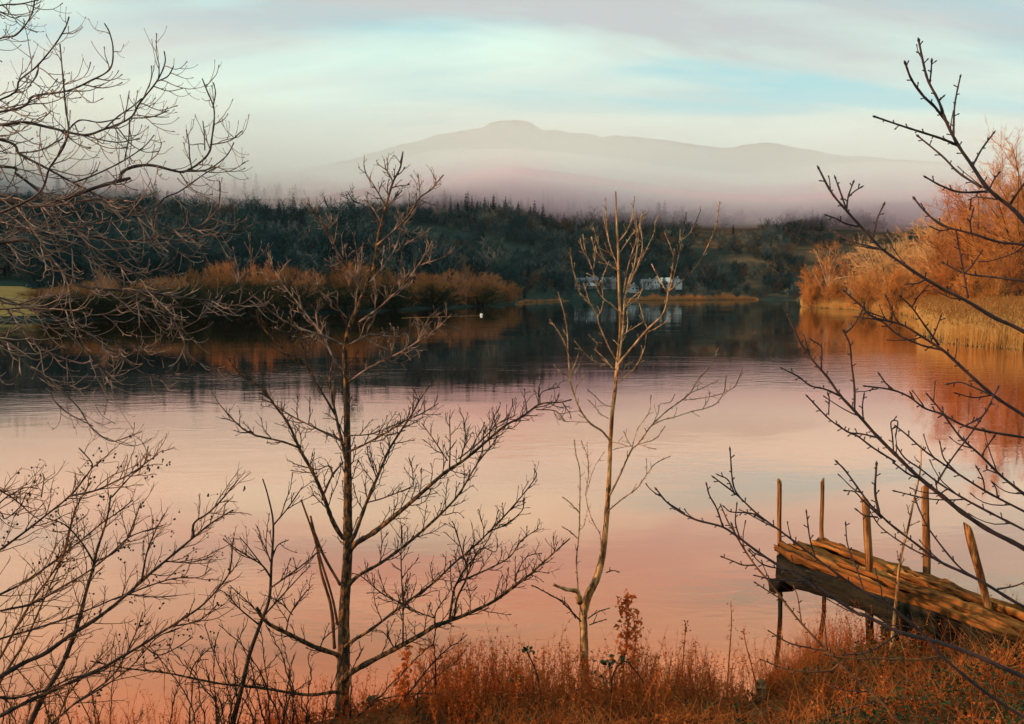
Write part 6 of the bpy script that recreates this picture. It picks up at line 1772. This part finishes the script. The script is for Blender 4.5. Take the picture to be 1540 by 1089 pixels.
litter(14000, 300, 1700, -0.05, 3.4, (0.02, 0.055), 'leaf_litter', M['litter'], 0.09, 41, -0.6)
litter(7000, 1120, 1700, 0.35, 3.4, (0.025, 0.055), 'ivy', M['ivy'], 0.16, 43, -0.05, 0.8)
stalk_field(420, 1300, 1900, 2.4, 5.4, 0.12, 0.42, 0.7, 12, 9)
grass_field(5200, 1250, 1950, 2.6, 6.0, 0.10, 0.40, 'dry_grass', M['straw'], 1.0, 34)
grass_field(900, 1180, 1700, 0.2, 3.6, 0.45, 0.85, 'dry_grass', M['straw'], 1.1, 38)
litter(6000, 1250, 1950, 2.6, 6.2, (0.02, 0.06), 'leaf_litter', M['litter'], 0.09, 42, -0.6)
litter(5200, 1250, 1950, 2.4, 6.2, (0.025, 0.06), 'ivy', M['ivy'], 0.17, 44, -0.25, 0.8)
litter(1500, 600, 1130, 0.2, 1.8, (0.02, 0.045), 'ivy', M['ivy'], 0.14, 45, 0.15, 0.8)


# ---- brambles: canes with leaves of their own
def leaflet_mesh():
    b = MB()
    L, Wd = 1.0, 0.36
    cs = [(0.0, 0.0), (0.22, 0.75), (0.5, 1.0), (0.78, 0.6), (1.0, 0.0)]
    V, T = [], []
    for t_, w_ in cs:
        V += [[t_ * L, -w_ * Wd, 0.10 * w_ - 0.10 * t_ * t_], [t_ * L, 0, -0.10 * t_ * t_], [t_ * L, w_ * Wd, 0.10 * w_ - 0.10 * t_ * t_]]
    Q = []
    for i in range(4):
        Q += [[i * 3, i * 3 + 1, i * 3 + 4, i * 3 + 3], [i * 3 + 1, i * 3 + 2, i * 3 + 5, i * 3 + 4]]
    b.add(V, Q)
    return b.mesh('leaf', M['bramble'])


LEAF = leaflet_mesh()


def add_leaf(root, p, size):
    o = bpy.data.objects.new('leaf', LEAF)
    o.location = p - np.array(root.location)
    o.rotation_euler = (rg.normal(0, 0.5), rg.normal(0.2, 0.5), rg.uniform(0, 6.28))
    s = size * rg.uniform(0.7, 1.2)
    o.scale = (s, s * rg.uniform(0.8, 1.1), s)
    COL.objects.link(o)
    o.parent = root


def bramble(label, cane, d0, d1, clusters, name='bramble'):
    a = P(cane[0][0], cane[0][1], d0)
    gz_ = float(bank_h(a[0], a[1]))
    root = thing(name, label, 'bramble', (a[0], a[1], gz_))
    path, rad = limb(cane, d0, d1, 4, 2, 6)
    path[0][2] = gz_ - 0.05
    b = MB()
    b.tube(path - np.array(root.location), rad, 6)
    for i in range(3, len(path) - 1, 2):      # thorns
        q_ = path[i] - np.array(root.location)
        d_ = unit(rg.normal(0, 1, 3))
        b.tube([q_, q_ + d_ * 0.008], [0.0016, 0.0004], 3)
    b.build('cane', M['dark_twig'], root)
    for px, row, n, spread, sz in clusters:
        f = np.argmin([abs(P(px, row, y_)[0] - q_[0]) + abs(P(px, row, y_)[2] - q_[2]) for q_ in path for y_ in (q_[1],)])
        y_ = path[f][1]
        for _ in range(n):
            c = P(px + rg.normal(0, spread), row + rg.normal(0, spread * 0.8), y_ + rg.normal(0, 0.04))
            add_leaf(root, c, sz)
    return root


bramble('single bramble cane topped by a tuft of dark leaves left of the pale tree', [(818, 1100), (813, 1045), (806, 1010), (791, 976)], 6.85, 6.8, [(789, 977, 12, 6, 0.055), (776, 1020, 6, 6, 0.05), (808, 1078, 6, 7, 0.05)])
bramble('leafy green bramble just right of the pale tree foot', [(918, 1095), (919, 1050), (922, 1015), (938, 995), (955, 1008), (980, 1045)], 6.9, 6.9, [(912, 1000, 20, 10, 0.055), (903, 1018, 10, 9, 0.05), (935, 993, 10, 8, 0.05), (948, 1004, 6, 7, 0.045), (975, 1036, 5, 6, 0.04)])
bramble('long bare bramble arching low between the two trees', [(748, 1095), (722, 1064), (690, 1049), (640, 1043), (590, 1048), (552, 1058)], 6.7, 6.9, [(560, 1050, 8, 6, 0.055), (590, 1062, 6, 5, 0.05), (572, 1072, 5, 5, 0.045)])
bramble('bramble arching from the right into the pale tree foot', [(830, 1075), (850, 1052), (870, 1037), (895, 1035), (930, 1050)], 6.8, 6.9, [(840, 1070, 5, 5, 0.045), (872, 1046, 4, 5, 0.04)])
bramble('thorny bramble cane across the litter at the bottom right', [(1215, 1095), (1290, 1062), (1345, 1050), (1420, 1062), (1480, 1090)], 6.2, 6.0, [(1270, 1066, 6, 9, 0.05), (1350, 1056, 6, 9, 0.05), (1430, 1070, 6, 9, 0.05)])


# ---- thin shrubs at the foot of the trees
def thin_shrub(label, stems, mat, tw):
    a = P(stems[0][0][0][0], stems[0][0][0][1], stems[0][1])
    root = thing('shrub', label, 'shrub', (a[0], a[1], float(bank_h(a[0], a[1]))))
    for pp, d0, d1, w0, w1 in stems:
        path, rad = limb(pp, d0, d1, w0, w1, 6, 0.004)
        path[0][2] = min(path[0][2], float(bank_h(*path[0][:2]))) - 0.03
        b, t_ = MB(), MB()
        b.tube(path, rad, 5)
        tw(t_, path, rad, [], 0)
        o = b.build('stem', mat, root)
        if t_.n:
            t_.build('twigs', mat, o)
    finish(root)


def fine_tw(mb, path, rad, tips, k):
    grow(mb, path, rad, 0.075, 0.20, 0.10, 1.3, 0.10, 0.14, 0.22, n=5, updir=0.4, spread=(0.3, 0.7), sub=dict(every=0.07, l0=0.08, l1=0.05, w=1.0, n=4, start=0.3, updir=0.3))


thin_shrub('thin dark leaning shrub right of the main trunk', [([(505, 1110), (540, 1075), (578, 1041), (625, 992), (653, 966)], 6.7, 6.6, 3.6, 1.5), ([(560, 1110), (575, 1088), (612, 1046), (656, 992), (703, 954)], 6.7, 6.5, 4.5, 1.5),
            ([(525, 1108), (527, 1060), (530, 1010), (545, 975)], 6.8, 6.9, 3, 1.5), ([(625, 1046), (650, 1022), (684, 996), (700, 976)], 6.6, 6.6, 2.4, 1.4), ([(655, 1000), (652, 970), (656, 946), (676, 935), (690, 912)], 6.6, 6.7, 2.2, 1.3)], M['dark_twig'], fine_tw)
stems = []
for i in range(26):
    x0 = 350 + rg.uniform(-70, 130)
    hh = rg.uniform(60, 185)
    lean = rg.normal(0.0, 0.35) * hh
    stems.append(([(x0, 1112), (x0 + lean * 0.2 + rg.normal(0, 4), 1112 - hh * 0.4), (x0 + lean * 0.6 + rg.normal(0, 5), 1112 - hh * 0.75), (x0 + lean, 1112 - hh)], 6.3 + rg.uniform(-0.3, 0.4), 6.3 + rg.uniform(-0.5, 0.5), rg.uniform(2, 3.4), 1.3))
thin_shrub('thicket of thin upright twigs at the foot of the leaning sapling', stems, M['dark_twig'], fine_tw)
stems = []
for i in range(20):
    x0 = 150 + rg.uniform(-170, 170)
    hh = rg.uniform(50, 150)
    lean = rg.normal(0.1, 0.35) * hh
    stems.append(([(x0, 1120), (x0 + lean * 0.3, 1120 - hh * 0.5), (x0 + lean, 1120 - hh)], 6.0 + rg.uniform(-0.3, 0.4), 6.0 + rg.uniform(-0.4, 0.4), rg.uniform(1.8, 3), 1.2))
thin_shrub('rust-coloured thin twigs along the bottom left corner', stems, M['rust_twig'], fine_tw)

# ---- tall dead weeds that stand clear of the rest
def weed(label, px_pts, d, bits, mat, sz=1.0):
    a = P(px_pts[0][0], px_pts[0][1], d)
    gz_ = float(bank_h(a[0], a[1]))
    root = thing('dead_weed', label, 'dead plant', (a[0], a[1], gz_))
    path, rad = limb(px_pts, d, d + 0.1, 3, 1.3, 6)
    path[0][2] = gz_ - 0.04
    path = path - np.array(root.location)
    b = MB()
    b.tube(path, rad, 5)
    b.build('stem', mat, root)
    n = bits
    i = rg.integers(len(path) // 3, len(path), n)
    h_ = MB()
    dd = rg.normal(0, 0.8, (n, 3)) + np.array([0, 0, 0.8])
    ll = rg.uniform(0.03, 0.10, n) * sz
    h_.spikes(path[i], dd, ll, 0.002)
    leaves(h_, path[i] + unit(dd) * (ll * rg.uniform(0.3, 1, n))[:, None], rg.uniform(0.015, 0.04, n) * sz, 0.1)
    tag(h_.build('seed_head', mat, root), kind='stuff')


weed('bushy rust-red dead weed right of the pale tree, tallest of the bank', [(936, 1075), (938, 1000), (944, 955), (941, 908)], 7.0, 150, M['stalk'], 1.7)
weed('second rust-red dead weed beside the bushy tallest one', [(952, 1075), (950, 1010), (956, 965), (953, 930)], 7.1, 90, M['stalk'], 1.4)
weed('rust-red dead weed between the main tree and the arching bramble', [(616, 1110), (612, 1065), (606, 1030), (614, 990)], 6.6, 120, M['stalk'], 1.6)
weed('thin solitary dead stem with a feathery tip near the middle of the bank', [(1024, 1070), (1026, 1010), (1030, 960), (1031, 936)], 7.2, 26, M['stalk'], 0.8)
weed('pale tall thin grass stem standing free against the water', [(1093, 1060), (1096, 1000), (1100, 940), (1099, 905)], 7.2, 14, M['straw'], 0.7)
weed('leaning dead stem left of the short cut-off post', [(1141, 1045), (1130, 1000), (1122, 970), (1118, 948)], 7.5, 30, M['stalk'], 0.9)

# ------------------------------------------------------------------ joined twigs are too fine to pick apart singly
for o in scene.objects:
    if o.name.split('.')[0] in ('twigs', 'cones', 'crown'):
        o['kind'] = 'stuff'
